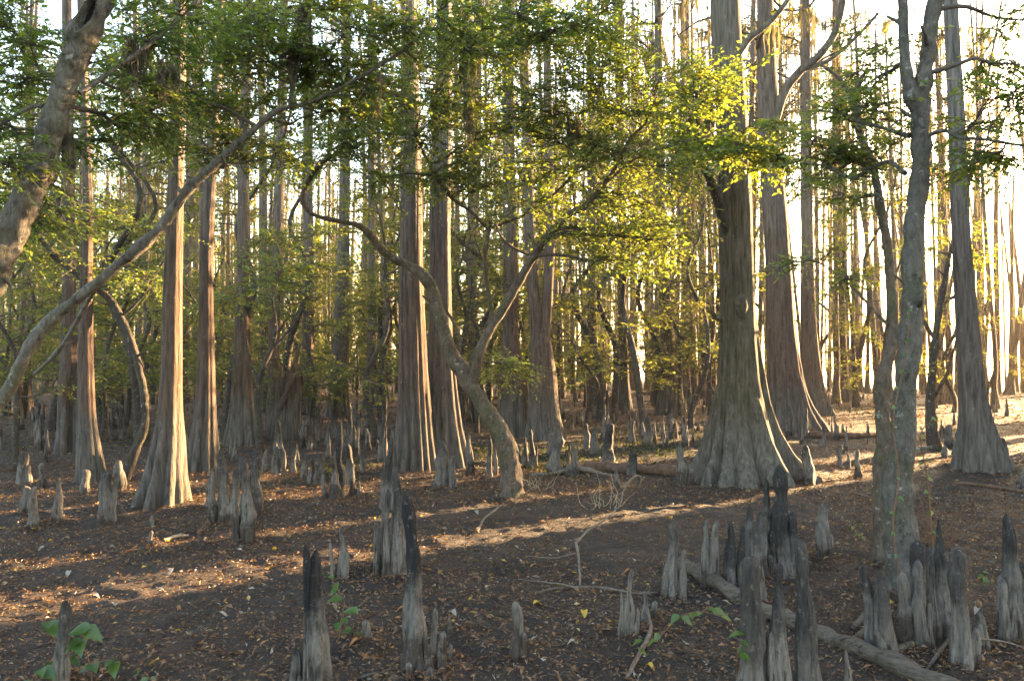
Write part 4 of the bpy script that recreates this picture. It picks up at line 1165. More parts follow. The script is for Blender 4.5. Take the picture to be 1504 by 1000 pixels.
# ------------------------------------------------------------------ understory trees
def understory(seed, H, nl, nt, lsz, spread, base_t):
    r = np.random.default_rng(seed)
    gt, gb, gl = G(), G(), G()
    P = np.array([[0, 0, -0.1]] + [[r.normal() * 0.12 * z, r.normal() * 0.12 * z, z] for z in np.linspace(0.5, H * 0.9, 6)])
    P = catmull(P, 5)
    tube(gt, P, np.linspace(0.065, 0.012, len(P)) * (H / 5), 7, seed, 0.2)
    for k in range(nl):
        i = r.integers(int(len(P) * 0.28), len(P))
        a = r.uniform(0, 6.28); ln = spread * r.uniform(0.5, 1.1) * (1.15 - 0.6 * i / len(P))
        e = P[i] + np.array([math.cos(a) * ln, math.sin(a) * ln, ln * r.uniform(-0.05, 0.4)])
        Q = wander(P[i], e, r, 6, 0.3, 0.05)
        tube(gb, Q, np.linspace(0.018, 0.005, len(Q)), 4, cap=False)
        dq = Q[-1] - Q[0]; bt = np.clip(base_t + r.normal() * 0.12, 0, 1)
        for t in range(nt):
            j = r.integers(3, len(Q)); sg = 1 if t % 2 else -1
            d = norm(dq) * 0.6 + norm(np.cross(dq, [0, 0, 1.0])) * sg * r.uniform(0.2, 1) + np.array([0, 0, r.normal() * 0.25])
            twig_spray(gb, gl, Q[j], d, r.uniform(0.35, 0.75), 9, lsz, r, bt, 0.005)
    return gt.mesh('trunk', M['sm_dark']), gb.mesh('branches', M['twig']), gl.mesh('crown', M['leaf_us'], False)

US = [understory(300 + k, *a) for k, a in enumerate([(5.5, 16, 16, .085, 1.7, .5), (7.5, 20, 16, .09, 2.0, .55), (4.0, 13, 16, .08, 1.4, .45), (9.0, 22, 16, .10, 2.1, .6), (6.5, 16, 18, .09, 2.0, .6)])]
SH = [understory(320 + k, *a) for k, a in enumerate([(1.6, 12, 12, .075, .8, .25), (2.4, 14, 14, .08, 1.0, .3)])]

def put_us(x, y, label, group, s=1.0, lib=US, name='understory_tree', cat='tree'):
    where, gw = landmark(x, y)
    root = thing(name, label, cat, (x, y, hz(x, y)), ('understory trees ' if cat == 'tree' else 'bushes ') + gw)
    k = int(rng.integers(len(lib))); rz = rng.uniform(0, 6.28)
    hh = ([5.5, 7.5, 4.0, 9.0, 6.5] if lib is US else [1.6, 2.4])[k] * s
    if cat == 'tree': root['label'] = ('tall ' if hh > 7 else 'mid-height ' if hh > 5 else 'short ') + ('loose' if k in (1, 3) else 'dense') + ' leafy understory tree ' + where
    else: root['label'] = ('knee-high ' if hh < 1.5 else 'waist-high ' if hh < 2.1 else 'tall ') + 'green bush on the forest floor ' + where
    for nm, me in zip(('trunk', 'branches', 'crown'), lib[k]):
        o = obj(nm, me, root, (0, 0, 0), rz, s)
        if nm != 'trunk': tag(o, kind='stuff')

n = 0
tries = 0
while n < 160 and tries < 12000:
    tries += 1
    y = 15 + 42 * rng.random() ** 0.8
    x = rng.uniform(-0.70, 0.68) * y
    f = x / y
    if x * SHORE[0] + y * SHORE[1] > 46: continue
    if f > 0.12 and rng.random() < 0.78: continue
    if y < 20 and (f > -0.25 or rng.random() < 0.4): continue
    if uval(x, y) > -10.4 and in_gap(x, y, 2.0): continue
    if not ok_spot(x, y, 0.8): continue
    if f > 0.15: lb, gp = 'small leafy tree glowing in backlight in the stand toward the lake', 'backlit understory trees toward the lake'
    elif f > -0.2: lb, gp = 'small leafy tree in sun-flecked yellow green behind the twin trunks', 'understory trees behind the twin trunks'
    else: lb, gp = 'small leafy tree in the dim green wood behind the tall sunlit cypress', 'understory trees in the dim green wood'
    put_us(x, y, lb, gp, rng.uniform(0.8, 1.25))
    n += 1
for x_, y_, s_ in [(330, 652, .9), (462, 640, .9), (545, 655, .75), (700, 636, .9), (862, 632, .95), (945, 640, .85), (1015, 628, .9), (25, 690, .8), (205, 655, .95), (700, 620, 1.1), (900, 618, 1.0), (1000, 612, 1.1), (1050, 610, 1.1), (600, 618, 1.0), (400, 622, 1.0), (150, 640, .9), (1290, 612, .8), (1400, 606, .9), (970, 606, 1.2), (1090, 604, 1.2)]:
    p = ground(x_, y_)
    if x_ < 540: lb, gp = 'small leafy tree in the dim green wood behind the tall sunlit cypress', 'understory trees in the dim green wood'
    elif x_ < 1000: lb, gp = 'small leafy tree in sun-flecked yellow green behind the twin trunks', 'understory trees behind the twin trunks'
    else: lb, gp = 'small leafy tree glowing in backlight in the stand toward the lake', 'backlit understory trees toward the lake'
    put_us(p[0], p[1], lb, gp, s_)
n = 0
while n < 50:
    y = rng.uniform(15.5, 42); x = rng.uniform(-0.70, -0.22) * y
    if rng.random() < 0.3: x = rng.uniform(-0.2, 0.3) * y; y = y * 0.5 + 20
    if uval(x, y) > -10.4 and in_gap(x, y, 0.8): continue
    put_us(x, y, 'low green bush on the forest floor behind the tall sunlit cypress' if x < -0.2 * y else 'low bush on the forest floor behind the twin trunks',
           'low bushes of the dim green wood' if x < -0.2 * y else 'low bushes behind the twin trunks', rng.uniform(0.7, 1.2), SH, 'bush', 'bush')
    n += 1
# unseen understory trees added sunward to keep the near mud in shade
for k in range(26):
    for _ in range(50):
        u = rng.uniform(-4.9, 4); t = rng.uniform(10, 32)
        x, y = u * SY + t * SX, -u * SX + t * SY
        if x > 0.70 * y + 2.2: break
    put_us(x, y, 'small leafy tree glowing in backlight in the stand toward the lake', 'backlit understory trees toward the lake', rng.uniform(0.7, 1.0), US)

# ------------------------------------------------------------------ far woods that read as one mass
r = np.random.default_rng(5)
gl, gt = G(), G()
n = 95000
yy = r.uniform(62, 120, n); xx = r.uniform(-0.85, 0.16, n) * yy
zz = 23 * r.random(n) ** 1.25
keep = (vnoise(np.stack([xx * 0.16, yy * 0.10, zz * 0.22], -1), 4) > -0.14) & (xx * SHORE[0] + yy * SHORE[1] < 47)
c = np.stack([xx, yy, zz + height(xx, yy)], -1)[keep]
k = len(c)
leaves(gl, c, rand_unit(k, r), rand_unit(k, r), r.uniform(.28, .55, k), r.uniform(.14, .3, k), np.clip(r.normal(.45, .2, k), 0, 1))
for _ in range(260):
    y = r.uniform(64, 120); x = r.uniform(-0.85, 0.18) * y
    if x * SHORE[0] + y * SHORE[1] > 46: continue
    z = hz(x, y)
    tube(gt, np.array([[x, y, z - .3], [x, y, z + .8], [x + r.normal() * .2, y, z + 8], [x + r.normal() * .3, y, z + 19]]), np.array([.5, .3, .22, .1]), 6)
for _ in range(620):     # thin stems along the lake shore
    y = r.uniform(36, 78); x = r.uniform(0.0, 0.72) * y
    sv = x * SHORE[0] + y * SHORE[1]
    if not 41 < sv < 49 or (uval(x, y) > -10.6 and in_gap(x, y, .15)): continue
    z = hz(x, y); hh = r.uniform(7, 17); rb = r.uniform(.05, .13)
    tube(gt, np.array([[x, y, z - .3], [x, y, z + .6], [x + r.normal() * .2, y, z + hh * .5], [x + r.normal() * .4, y, z + hh]]), np.array([rb * 1.8, rb * 1.1, rb, rb * .4]), 6)
n = 8000
yy = r.uniform(30, 80, n); xx = r.uniform(0.02, 0.72, n) * yy
sv = xx * SHORE[0] + yy * SHORE[1]
zz = .3 + 9 * r.random(n) ** 1.1
keep = (vnoise(np.stack([xx * .3, yy * .2, zz * .4], -1), 14) > .08) & (sv > 42) & (sv < 50)
uu_ = xx * SY - yy * SX
for a_, b_ in WIN: keep &= ~((uu_ > a_ - .3) & (uu_ < b_ + .3))
c = np.stack([xx, yy, zz + height(xx, yy)], -1)[keep]; k = len(c)
leaves(gl, c, rand_unit(k, r), rand_unit(k, r), r.uniform(.14, .28, k), r.uniform(.08, .15, k), np.clip(r.normal(.7, .2, k), 0, 1))
fw = tag(obj('far_woods', gl.mesh('far_woods', M['leaf_us'], False)), 'hazy mass of distant green forest closing off the swamp', 'forest', kind='stuff')
tag(obj('far_trunks', gt.mesh('far_trunks', M['cy_far']), fw), kind='stuff')

# ================================================================== CYPRESS KNEES
def knee_mesh(h, wb, wt, seed, lean=0.0, nseg=28, prong=None, mt='knee', var=False):
    wb, wt = wb * 1.04, wt * 1.0
    """woody knee: flared ribbed foot, tapering body, rounded lumpy tip"""
    r = np.random.default_rng(seed)
    g = G()
    def body(h, wb, wt, x0, y0, z0, lx, ly, sd):
        t = np.array([0, .06, .14, .24, .36, .48, .6, .7, .8, .88, .94, .98, 1.0])
        fine = np.sort(np.concatenate([t, (t[1:] + t[:-1]) / 2])) if nseg > 20 else t
        ex = r.uniform(1.2, 2.8); lin = r.uniform(.25, .6)
        prof = wt * 0.85 + (wb * 1.08 - wt * 0.85) * ((1 - t) ** ex * (1 - lin) + (1 - t) * lin)
        prof = prof * (1 + r.uniform(-.12, .16) * np.exp(-((t - r.uniform(.3, .7)) / .12) ** 2) + r.uniform(0, .16) * np.exp(-((t - .93) / .05) ** 2))
        prof = prof * np.array([1.28, 1.08, 1.0, 1, 1, 1, 1, 1, 1, 1.0, .88, .62, .2])
        prof = np.interp(fine, t, prof); t = fine
        z = z0 + h * t
        th = np.linspace(0, 2 * np.pi, nseg, endpoint=False)
        nf = int(r.integers(4, 8))
        f = flutes(sd, nf)(th); f = f / f.max()
        A = 0.36 * (1 - t) ** 1.0 + 0.12
        rad = prof[:, None] / 2 * (1 - A[:, None] * (1 - f[None]))
        bx = x0 + lx * t ** 1.3 + 0.1 * wb * np.sin(t * 6 + sd) * t; by = y0 + ly * t ** 1.3 + 0.1 * wb * np.cos(t * 4 + sd) * t
        D = np.stack([np.cos(th), np.sin(th)], -1)
        Q = np.stack([bx[:, None] + D[None, :, 0] * rad, by[:, None] + D[None, :, 1] * rad, z[:, None] + 0 * rad], -1)
        rad = rad * (1 + 0.03 * np.sign(np.sin(th * (nf * 3) + sd))[None] * (np.abs(np.sin(th * (nf * 3) + sd)) ** 0.5)[None] * (1 - 0.6 * t[:, None])) * (1 + 0.36 * fbm(Q * np.array([18, 18, 9.0]) + sd, sd, 3)) + 0.20 * wb * vnoise(Q * 9, sd + 4)
        V = np.stack([bx[:, None] + D[None, :, 0] * rad, by[:, None] + D[None, :, 1] * rad, z[:, None] + 0.05 * wb * f[None] * t[:, None]], -1)
        m_ = len(t); n = nseg
        i = np.arange(m_ - 1)[:, None] * n; j = np.arange(n)[None]; jn = (j + 1) % n
        V = V.reshape(-1, 3)
        g.add(V, np.stack([i + j, i + jn, i + n + jn, i + n + j], -1).reshape(-1, 4))
        g.add(np.vstack([V[-n:], [[bx[-1], by[-1], z[-1] + 0.01]]]), np.stack([np.arange(n), (np.arange(n) + 1) % n, np.full(n, n)], -1))
    body(h + 0.08, wb, wt, 0, 0, -0.08, lean, r.normal() * 0.04 * h, seed)
    if var and not prong and r.random() < .6:
        prong = [(float(r.choice([-1, 1])) * r.uniform(.22, .42), r.uniform(.22, .7), r.uniform(.42, .62)) for _ in range(int(r.integers(1, 3)))]
    for pr in (prong or []):
        dx, hf, wf = pr
        body(h * hf + 0.06, wb * wf, wt * max(wf, .6), dx * wb, -0.18 * wb + r.normal() * .05 * wb, -0.06, lean * 0.6 + dx * wb * 0.2, 0, seed + 31 + int(10 * dx))
    return g.mesh('knee', M[mt])

spots = []
for k, (x, yb, yt, wb, wt, lean, pr, lb, gp) in enumerate(KN):
    p = ground(x, yb - 2)
    s = p[1] / F
    h = max((yb - yt) * s, 0.03)
    o = obj('cypress_knee', knee_mesh(h, wb * s, wt * s, 500 + k * 3, lean * s, 56 if yb > 800 else 32, pr, 'knee_tall' if ('black above' in lb or 'charcoal' in lb) else 'knee_dark' if re.search('dark|sooty|black', lb) and 'grey' not in lb else 'knee', wb > 22 and yb > 690), None, p)
    tag(o, lb, 'knee', gp or 'cypress knees')
    spots.append((p[0], p[1]))
KV = [knee_mesh(h, wb, wt, 900 + k, 0.02, 14, pr) for k, (h, wb, wt, pr) in enumerate([(.5, .2, .07, None), (.75, .2, .07, [(.5, .7, .5)]), (.35, .16, .07, None), (.6, .15, .06, None), (.9, .24, .08, [(-.5, .8, .5), (.5, .6, .5)]), (.45, .22, .1, [(.6, .8, .6)])])]
n = 0
while n < 190:
    y = rng.uniform(11.5, 30); x = rng.uniform(-0.66, 0.66) * y
    dens = 1.0 if x < 0.25 * y else 0.45
    if 10.0 < y < 13.5 and 0.08 * y < x: dens *= 0.12
    dens *= np.clip(0.5 + 2.6 * float(vnoise(np.array([[x * 0.45, y * 0.35]]), 77)[0]), 0.05, 1)
    if rng.random() > dens: continue
    if any((x - a) ** 2 + (y - b_) ** 2 < 0.09 for a, b_ in spots): continue
    if not ok_spot(x, y, 0.75): continue
    kv = int(rng.integers(len(KV)))
    o = obj('cypress_knee', KV[kv], None, (x, y, hz(x, y)), rng.uniform(0, 6.28), rng.uniform(0.5, 1.05))
    where, gw = landmark(x, y)
    kh = o.scale[0] * [.5, .75, .35, .6, .9, .45][kv]
    tag(o, ('small ' if kh < .35 else 'middling ' if kh < .55 else 'tall ') + ('single' if kv in (0, 2, 3) else 'many-pronged') + ' knee on the forest floor ' + where, 'knee', 'scattered knees ' + gw)
    spots.append((x, y)); n += 1

g = G()
r = np.random.default_rng(66)
kd = [(np.array([v.co[:] for v in me.vertices]), np.array([list(p.vertices) for p in me.polygons if len(p.vertices) == 4])) for me in KV]
n = 0
while n < 260:
    y = r.uniform(12.5, 36); x = r.uniform(-.66, .5) * y
    if r.random() > np.clip(.45 + 2.4 * float(vnoise(np.array([[x * .4, y * .3]]), 78)[0]), .04, 1) or not ok_spot(x, y, .6): continue
    if y < 14 and x > .05 * y: continue
    V, Fq = kd[r.integers(len(kd))]; a = r.uniform(0, 6.28); k = r.uniform(.3, .75)
    c_, s_ = math.cos(a) * k, math.sin(a) * k
    g.add(np.stack([V[:, 0] * c_ - V[:, 1] * s_ + x, V[:, 0] * s_ + V[:, 1] * c_ + y, V[:, 2] * k * r.uniform(.9, 1.3) + hz(x, y)], -1), Fq)
    n += 1
tag(obj('small_knees', g.mesh('small_knees', M['knee'])), 'crowd of small cypress knees on the floor among the farther trunks', 'knees', kind='stuff')

# ================================================================== LOGS AND FALLEN BRANCHES
def log(name, label, pts, mt, seed, cat='log', n=14, lump=0.3, branches=(), group=None):
    """pts: pixels of ground contact with radius; lies half sunk on the ground"""
    W = []
    for x, y, w, lift in pts:
        p = ground(x, y); rr = w * p[1] / F / 2
        W.append([p[0], p[1], p[2] + rr * 0.7 + lift, rr])
    W = np.array(W); base = np.array([W[0][0], W[0][1], hz(W[0][0], W[0][1])])
    C = catmull(W, 12)
    C[:, :3] += (0.9 * C[:, 3:]) * np.stack([vnoise(C[:, :3] * 7 + seed, seed), vnoise(C[:, :3] * 7 + seed, seed + 1), .5 * vnoise(C[:, :3] * 7, seed + 2)], -1)
    C[:, 3] *= 1 + .5 * vnoise(C[:, :3] * 5 + 9, seed + 4)
    g = G(); tube(g, C[:, :3], C[:, 3], n, seed, lump * 1.5, True, 9.0)
    if not branches:
        return tag(obj(name, g.mesh(name, mt, True, base), None, base), label, cat, group)
    root = thing(name, label, cat, base, group)
    obj('stem', g.mesh('stem', mt, True, base), root)
    for br in branches:
        B = []
        for q in br:
            d = W[:, 1].mean() + q[3]
            p = at(q[0], q[1], d); rr = q[2] * d / F / 2
            p[2] = max(p[2], hz(p[0], p[1]) + rr * .6)
            B.append(np.append(p, rr))
        C = catmull(np.array(B), 9)
        env = np.sin(np.linspace(0, np.pi, len(C)))[:, None]
        C[:, :3] += env * (1.6 * C[:, 3:] + .012) * np.stack([fbm(C[:, :3] * 9 + seed, seed, 2), fbm(C[:, :3] * 9 + seed, seed + 1, 2), fbm(C[:, :3] * 9, seed + 2, 2)], -1)
        C[:, 3] *= 1 + .6 * vnoise(C[:, :3] * 12 + 9, seed + 4)
        g = G(); tube(g, C[:, :3], C[:, 3], 8, seed + 3, 0.4, True, 14.0)
        obj('branch', g.mesh('branch', mt, True, base), root)
    return root

log('fallen_log', 'weathered grey log lying between the broad smooth knee and the row of knees',
    [(1003, 838, 19.7, .02), (1040, 856, 20.5, .0), (1085, 884, 21.3, 0), (1150, 915, 22.1, 0), (1215, 943, 23.8, 0), (1280, 972, 24.6, 0), (1350, 1000, 24.6, 0), (1430, 1030, 23.0, 0)], M['log'], 3, n=20)
log('rotten_log', 'reddish rotten log lying left of the massive mossy cypress', [(842, 694, 14, 0), (880, 693, 17, 0), (930, 694, 17, 0), (985, 697, 16, 0), (1040, 703, 12, 0), (1060, 706, 6, 0)], M['log_red'], 4)
log('fallen_log', 'dark flat log lying behind the sun streak near the ribbed cypress', [(1172, 640, 8, 0), (1210, 643, 10, 0), (1250, 644, 10, 0), (1288, 642, 6, 0)], M['log_red'], 5)
log('fallen_log', 'pale thin log seen between the twin trunks and the swollen cypress', [(658, 602, 4, .3), (690, 600, 5, .35), (735, 598, 4, .3)], M['stick'], 6)
log('fallen_log', 'pale thin log far behind the straight reddish cypress', [(925, 592, 4, .25), (945, 590, 5, .3), (965, 589, 4, .3)], M['stick'], 7)
log('fallen_branch', 'grey forked branch lying on the mud with an upright fork and curling tips',
    [(785, 872, 2.7, .0), (815, 866, 4.0, .0), (850, 864, 4.9, .0), (890, 866, 4.5, .0), (930, 872, 3.6, .0), (965, 876, 2.7, .0)], M['stick'], 8, 'branch',
    branches=[[(852, 860, 4.0, 0), (850, 830, 3.6, .1), (846, 795, 3.6, .2)],
              [(846, 796, 3.6, .2), (865, 778, 3.6, .5), (890, 762, 3.1, .9), (908, 745, 3.1, 1.3), (915, 720, 2.7, 1.7), (925, 705, 3.6, 1.9), (938, 698, 3.1, 2.0), (942, 705, 2.2, 2.0), (938, 716, 1.4, 2.0)],
              [(915, 716, 2.7, 1.7), (905, 704, 2.2, 1.7), (896, 694, 1.4, 1.7)], [(846, 812, 2.7, .2), (820, 818, 2.2, .3), (790, 818, 1.8, .3), (772, 816, 1.4, .3)],
              [(850, 864, 3.1, 0), (820, 856, 2.2, .1), (780, 852, 1.8, .2), (760, 850, 1.4, .2)]])
log('fallen_branch', 'thin crooked branch lying on the mud near the bottom seedlings', [(920, 1000, 6, 0), (938, 965, 6, 0), (955, 930, 6, .02), (950, 905, 4, .05)], M['stick'], 9, 'branch', 8)
log('fallen_branch', 'curved pale root lying under the flared knee at the rotten log', [(780, 698, 5, 0), (810, 700, 6, .02), (845, 696, 7, .05), (880, 698, 5, .02), (905, 702, 3, 0)], M['stick'], 10, 'branch', 8)
log('fallen_branch', 'slim branch curving over the mud before the leaning forked tree', [(700, 782, 4, 0), (712, 768, 4, .04), (738, 752, 3, .08)], M['stick'], 11, 'branch', 7)
log('fallen_branch', 'short sunlit stick lying on mud before the tall sunlit cypress', [(240, 795, 5, 0), (258, 790, 6, 0), (276, 787, 4, 0)], M['stick_gold'], 12, 'branch', 7)
log('fallen_branch', 'dark bent stick lying near the sun-tipped knee clump', [(288, 786, 4, 0), (300, 776, 6, 0), (312, 766, 4, .03)], M['log_red'], 13, 'branch', 7)
log('fallen_branch', 'long dark branch lying on bare mud past the dark grey cypress', [(1400, 710, 4, 0), (1440, 714, 5, 0), (1504, 724, 5, 0), (1560, 735, 4, 0)], M['log_red'], 14, 'branch', 7)
log('fallen_branch', 'thin stick poking from the mud beside the stout grey knee', [(1440, 955, 4, .06), (1475, 962, 4, .03), (1510, 966, 3, .0)], M['stick'], 15, 'branch', 7)
for k, pts in enumerate([[(600, 1000, 3, .0), (560, 992, 5, .01), (520, 1000, 3, 0)], [(640, 990, 3, .0), (665, 978, 4, .01), (700, 985, 2, 0)], [(1250, 935, 8, .04), (1275, 922, 12, .07), (1296, 905, 8, .06)], [(1255, 950, 7, .03), (1280, 935, 10, .05), (1300, 922, 7, .05)], [(1300, 975, 5, 0), (1325, 958, 8, .02), (1350, 950, 6, .03)], [(1360, 985, 4, 0), (1380, 965, 7, .02), (1395, 950, 6, .03)]]):
    log('surface_root', 'gnarled surface root among the knees of the row' if k > 1 else 'thin surface root at the foot of the tallest knee', pts, M['log'], 20 + k, 'root', 9, group='surface roots among the row of knees' if k > 1 else 'surface roots at the tallest knee')

# scattered sticks and twigs, too many to count
r = np.random.default_rng(8)
g = G()
for _ in range(700):
    y = 3.6 + 22 * r.random() ** 1.3; x = r.uniform(-0.7, 0.7) * y
    ln = r.uniform(0.04, 0.24) * (2.2 if r.random() < .12 else 1); a = r.uniform(0, 6.28)
    t = np.linspace(-.5, .5, 5)
    px = x + np.cos(a) * ln * t + r.normal(size=5) * .03 * ln; py = y + np.sin(a) * ln * t + r.normal(size=5) * .03 * ln
    rr = r.uniform(.0015, .0045)
    tube(g, np.stack([px, py, height(px, py) + rr + r.uniform(0, .03) * (t + .5)], -1), np.linspace(rr, rr * .4, 5), 4, cap=False)
tag(obj('twigs', g.mesh('twigs', M['log'])), 'scatter of small dead twigs lying over the mud', 'twigs', kind='stuff')

# brush of thin dead stems in the middle of the mud
def dead_brush(label, x, y, n, hmax, spread, mt, seed):
    r = np.random.default_rng(seed); p = ground(x, y); g = G()
    for _ in range(n):
        a = r.uniform(0, 6.28); ln = hmax * r.uniform(.4, 1); b0 = np.append(r.normal(size=2) * spread * .3, -.03)
        e = np.array([math.cos(a) * spread * r.random(), math.sin(a) * spread * r.random(), ln * r.uniform(.3, 1)])
        P = wander(b0, b0 + e, r, 5, .6, 0)
        tube(g, P, np.linspace(.004, .0015, len(P)), 4, cap=False)
    return tag(obj('dead_brush', g.mesh('dead_brush', mt), None, p), label, 'brush')
dead_brush('tangle of thin dead stems on the mud beside the fallen forked branch', 735, 830, 26, .35, .5, M['twig'], 1)
dead_brush('tuft of dry golden stems at the foot of the leaning forked tree', 782, 716, 22, .4, .35, M['stick_gold'], 2)
dead_brush('tuft of dead twigs below the bleached branch tips', 890, 745, 16, .5, .3, M['stick_gold'], 3)
dead_brush('tangle of reddish dead vines right of the crooked forked tree', 1362, 800, 36, .8, .3, M['vine'], 4)
dead_brush('dry reddish vines left of the snaking stem', 1288, 790, 26, .6, .25, M['vine'], 5)
dead_brush('dry brush in the dim wood at the knees by the hollow cypress', 28, 690, 60, 1.0, 1.2, M['twig'], 6)

# ================================================================== LEAF LITTER, GROUND COVER
r = np.random.default_rng(9)
g = G()
def litter(n, y0, y1, pw, smin, smax, asp=(.3, .6), lift=.012, tmax=.72):
    y = y0 + (y1 - y0) * r.random(n) ** pw; x = r.uniform(-0.95, 0.95, n) * y
    dn = 1.7 * vnoise(np.stack([x * .7, y * .7], -1), 31) + 1.1 * vnoise(np.stack([x * 2.6, y * 2.6], -1), 32)
    k = dn > r.uniform(-1.15, .40, n)
    x, y = x[k], y[k]; m_ = len(x)
    pos = np.stack([x, y, height(x, y) + .006 + lift * r.random(m_)], -1)
    a = r.uniform(0, 6.28, m_)
    ax = np.stack([np.cos(a), np.sin(a), r.normal(size=m_) * .4], -1)
    nr = np.array([0, 0, 1.0]) + r.normal(size=(m_, 3)) * .6
    Ln = r.uniform(smin, smax, m_)
    tint = np.where(r.random(m_) < .93, r.uniform(0, tmax, m_) ** 1.2, r.uniform(.75, 1, m_))
    leaves(g, pos, ax, nr, Ln, Ln * r.uniform(*asp, m_), tint, fold=.3)
litter(120000, 3.0, 13, .8, .012, .034)
litter(90000, 3.0, 12, .8, .02, .05, (.06, .12), .02, .5)
litter(20000, 3.0, 13, .8, .03, .06)
litter(60000, 9, 24, .9, .025, .06)
litter(30000, 20, 48, .8, .06, .16)
for x_, y_ in spots[:110]:
    if y_ > 14: continue
    n = 60 if y_ < 8 else 26
    a = r.uniform(0, 6.28, n); q0 = .07 + .16 * r.random(n) ** 1.5
    px, py = x_ + np.cos(a) * q0, y_ + np.sin(a) * q0
    pos = np.stack([px, py, height(px, py) + .006 + .03 * r.random(n) * np.exp(-(q0 - .07) * 12)], -1)
    Ln = r.uniform(.015, .045, n)
    leaves(g, pos, rand_unit(n, r) * np.array([1, 1, .4]), np.array([0, 0, 1.0]) + r.normal(size=(n, 3)) * .6, Ln, Ln * r.uniform(.3, .6, n), r.uniform(0, .7, n), fold=.3)
tag(obj('leaf_litter', g.mesh('leaf_litter', M['litter'], False)), 'dry brown and orange fallen leaves strewn over the mud', 'leaf litter', kind='stuff')

g = G()
def grass(x, y, rx, ry, n):
    c = ground(x, y); k = c[1] / F
    px = c[0] + r.normal(size=n) * rx * k * .5; py = c[1] + r.normal(size=n) * ry
    pos = np.stack([px, py, height(px, py)], -1)
    ax = np.stack([r.normal(size=n) * .6, r.normal(size=n) * .6, np.ones(n)], -1)
    Ln = r.uniform(.03, .09, n)
    leaves(g, pos, ax, rand_unit(n, r), Ln, Ln * .28, r.uniform(0, 1, n))
for a in [(790, 680, 80, .9, 900), (850, 665, 80, 1.0, 700), (700, 665, 60, .8, 600), (960, 660, 90, 1.2, 900), (1035, 640, 60, 1.5, 500), (495, 690, 70, .7, 500), (610, 640, 90, 2.0, 500), (150, 640, 120, 2.5, 1200), (900, 640, 90, 2, 500), (1230, 600, 60, 2.5, 700), (430, 640, 80, 2, 300)]:
    grass(*a)
tag(obj('ground_cover', g.mesh('ground_cover', M['grass'], False)), 'low green herbs in patches on the forest floor', 'ground cover', kind='stuff')

# bigger fallen leaves that stand out
FL = [(60, 806, .9), (985, 762, .97), (395, 836, .98), (235, 872, .9), (278, 936, .9), (920, 842, .72), (790, 890, .98), (858, 905, .97), (1180, 778, .72), (1435, 905, .9), (700, 755, .9), (170, 890, .88), (520, 958, .72), (620, 915, .9), (840, 950, .9), (665, 905, .9), (330, 905, .92), (225, 985, .96), (955, 985, .97), (1120, 905, .7), (455, 765, .92), (100, 850, .92), (250, 842, .93), (140, 880, .9), (590, 900, .72), (1290, 915, .72)]
for k, (x, y, t) in enumerate(FL):
    p = ground(x, y); g = G(); q = np.random.default_rng(k + 40)
    Ln = q.uniform(.05, .075); a = q.uniform(0, 6.28)
    u_ = np.linspace(0, 1, 6); w = np.sin(np.pi * u_ ** .8) * Ln * .32 + .001
    zz = .012 + .02 * np.sin(u_ * 3 + q.uniform(0, 2))
    V = []
    for uu, ww, z_ in zip(u_, w, zz):
        for sg, lift in ((-1, .012), (0, 0), (1, .012)):
            lx, ly = (uu - .5) * Ln, sg * ww
            V.append((lx * math.cos(a) - ly * math.sin(a), lx * math.sin(a) + ly * math.cos(a), z_ + lift * (ww / Ln) * 3))
    Fq = [(3 * i + j, 3 * i + j + 1, 3 * i + j + 4, 3 * i + j + 3) for i in range(5) for j in range(2)]
    g.add(V, Fq, np.full(len(Fq), t))
    nm = 'yellow' if t > .95 else ('pale grey' if t > .8 else 'orange')
    tag(obj('fallen_leaf', g.mesh('fallen_leaf', M['litter'], True), None, p), 'curled %s fallen leaf lying on the dark mud' % nm, 'leaf', '%s fallen leaves' % nm)

# ------------------------------------------------------------------ seedlings and vines
def big_leaf(g, p, ax, nr, Ln, tint):
    ax = norm(np.asarray(ax, float)); sd = norm(np.cross(ax, nr)); up = np.cross(sd, ax)
    prof = [(0, .02), (.15, .26), (.35, .33), (.6, .24), (.82, .11), (1, .0)]
    V = []
    for t, w in prof:
        c = p + ax * Ln * t - up * Ln * .22 * t * t
        V += [c - sd * w * Ln + up * w * Ln * .35, c, c + sd * w * Ln + up * w * Ln * .35]
    Fq = [(3 * i + j, 3 * i + j + 1, 3 * i + j + 4, 3 * i + j + 3) for i in range(5) for j in range(2)]
    g.add(np.array(V), Fq, np.full(10, tint))

def seedling(label, stems, seed, lsz=.09, yell=0.3, group=None):
    """stems: list of pixel polylines (x, y, depth offset); leaves sit near each point"""
    q = np.random.default_rng(seed)
    x0, y0, d0 = stems[0][0]
    base = ground(x0, y0)
    root = thing('seedling', label, 'plant', base, group)
    gs = G(); lv = []
    for st in stems:
        P = np.array([at(x, y, base[1] + dd) for x, y, dd in st])
        if st is stems[0]: P[0] = base - np.array([0, 0, .02])
        C = catmull(P, 5)
        tube(gs, C, np.linspace(.004, .002, len(C)), 5, cap=False)
        for i in range(1, len(P)):
            for _ in range(2):
                a = q.uniform(0, 6.28)
                lv.append((P[i] + q.normal(size=3) * .012, np.array([math.cos(a), -abs(math.sin(a)) * .7, q.uniform(-.5, .15)]), lsz * q.uniform(.6, 1.15)))
    obj('stem', gs.mesh('stem', M['vine'], True, base), root)
    for p_, ax, Ln in lv:
        g = G(); big_leaf(g, p_, ax, np.array([0, -.5, 1.0]) + q.normal(size=3) * .3, Ln, float(np.clip(q.normal(yell, .2), 0, 1)))
        obj('leaf', g.mesh('leaf', M['seedling'], True, base), root)

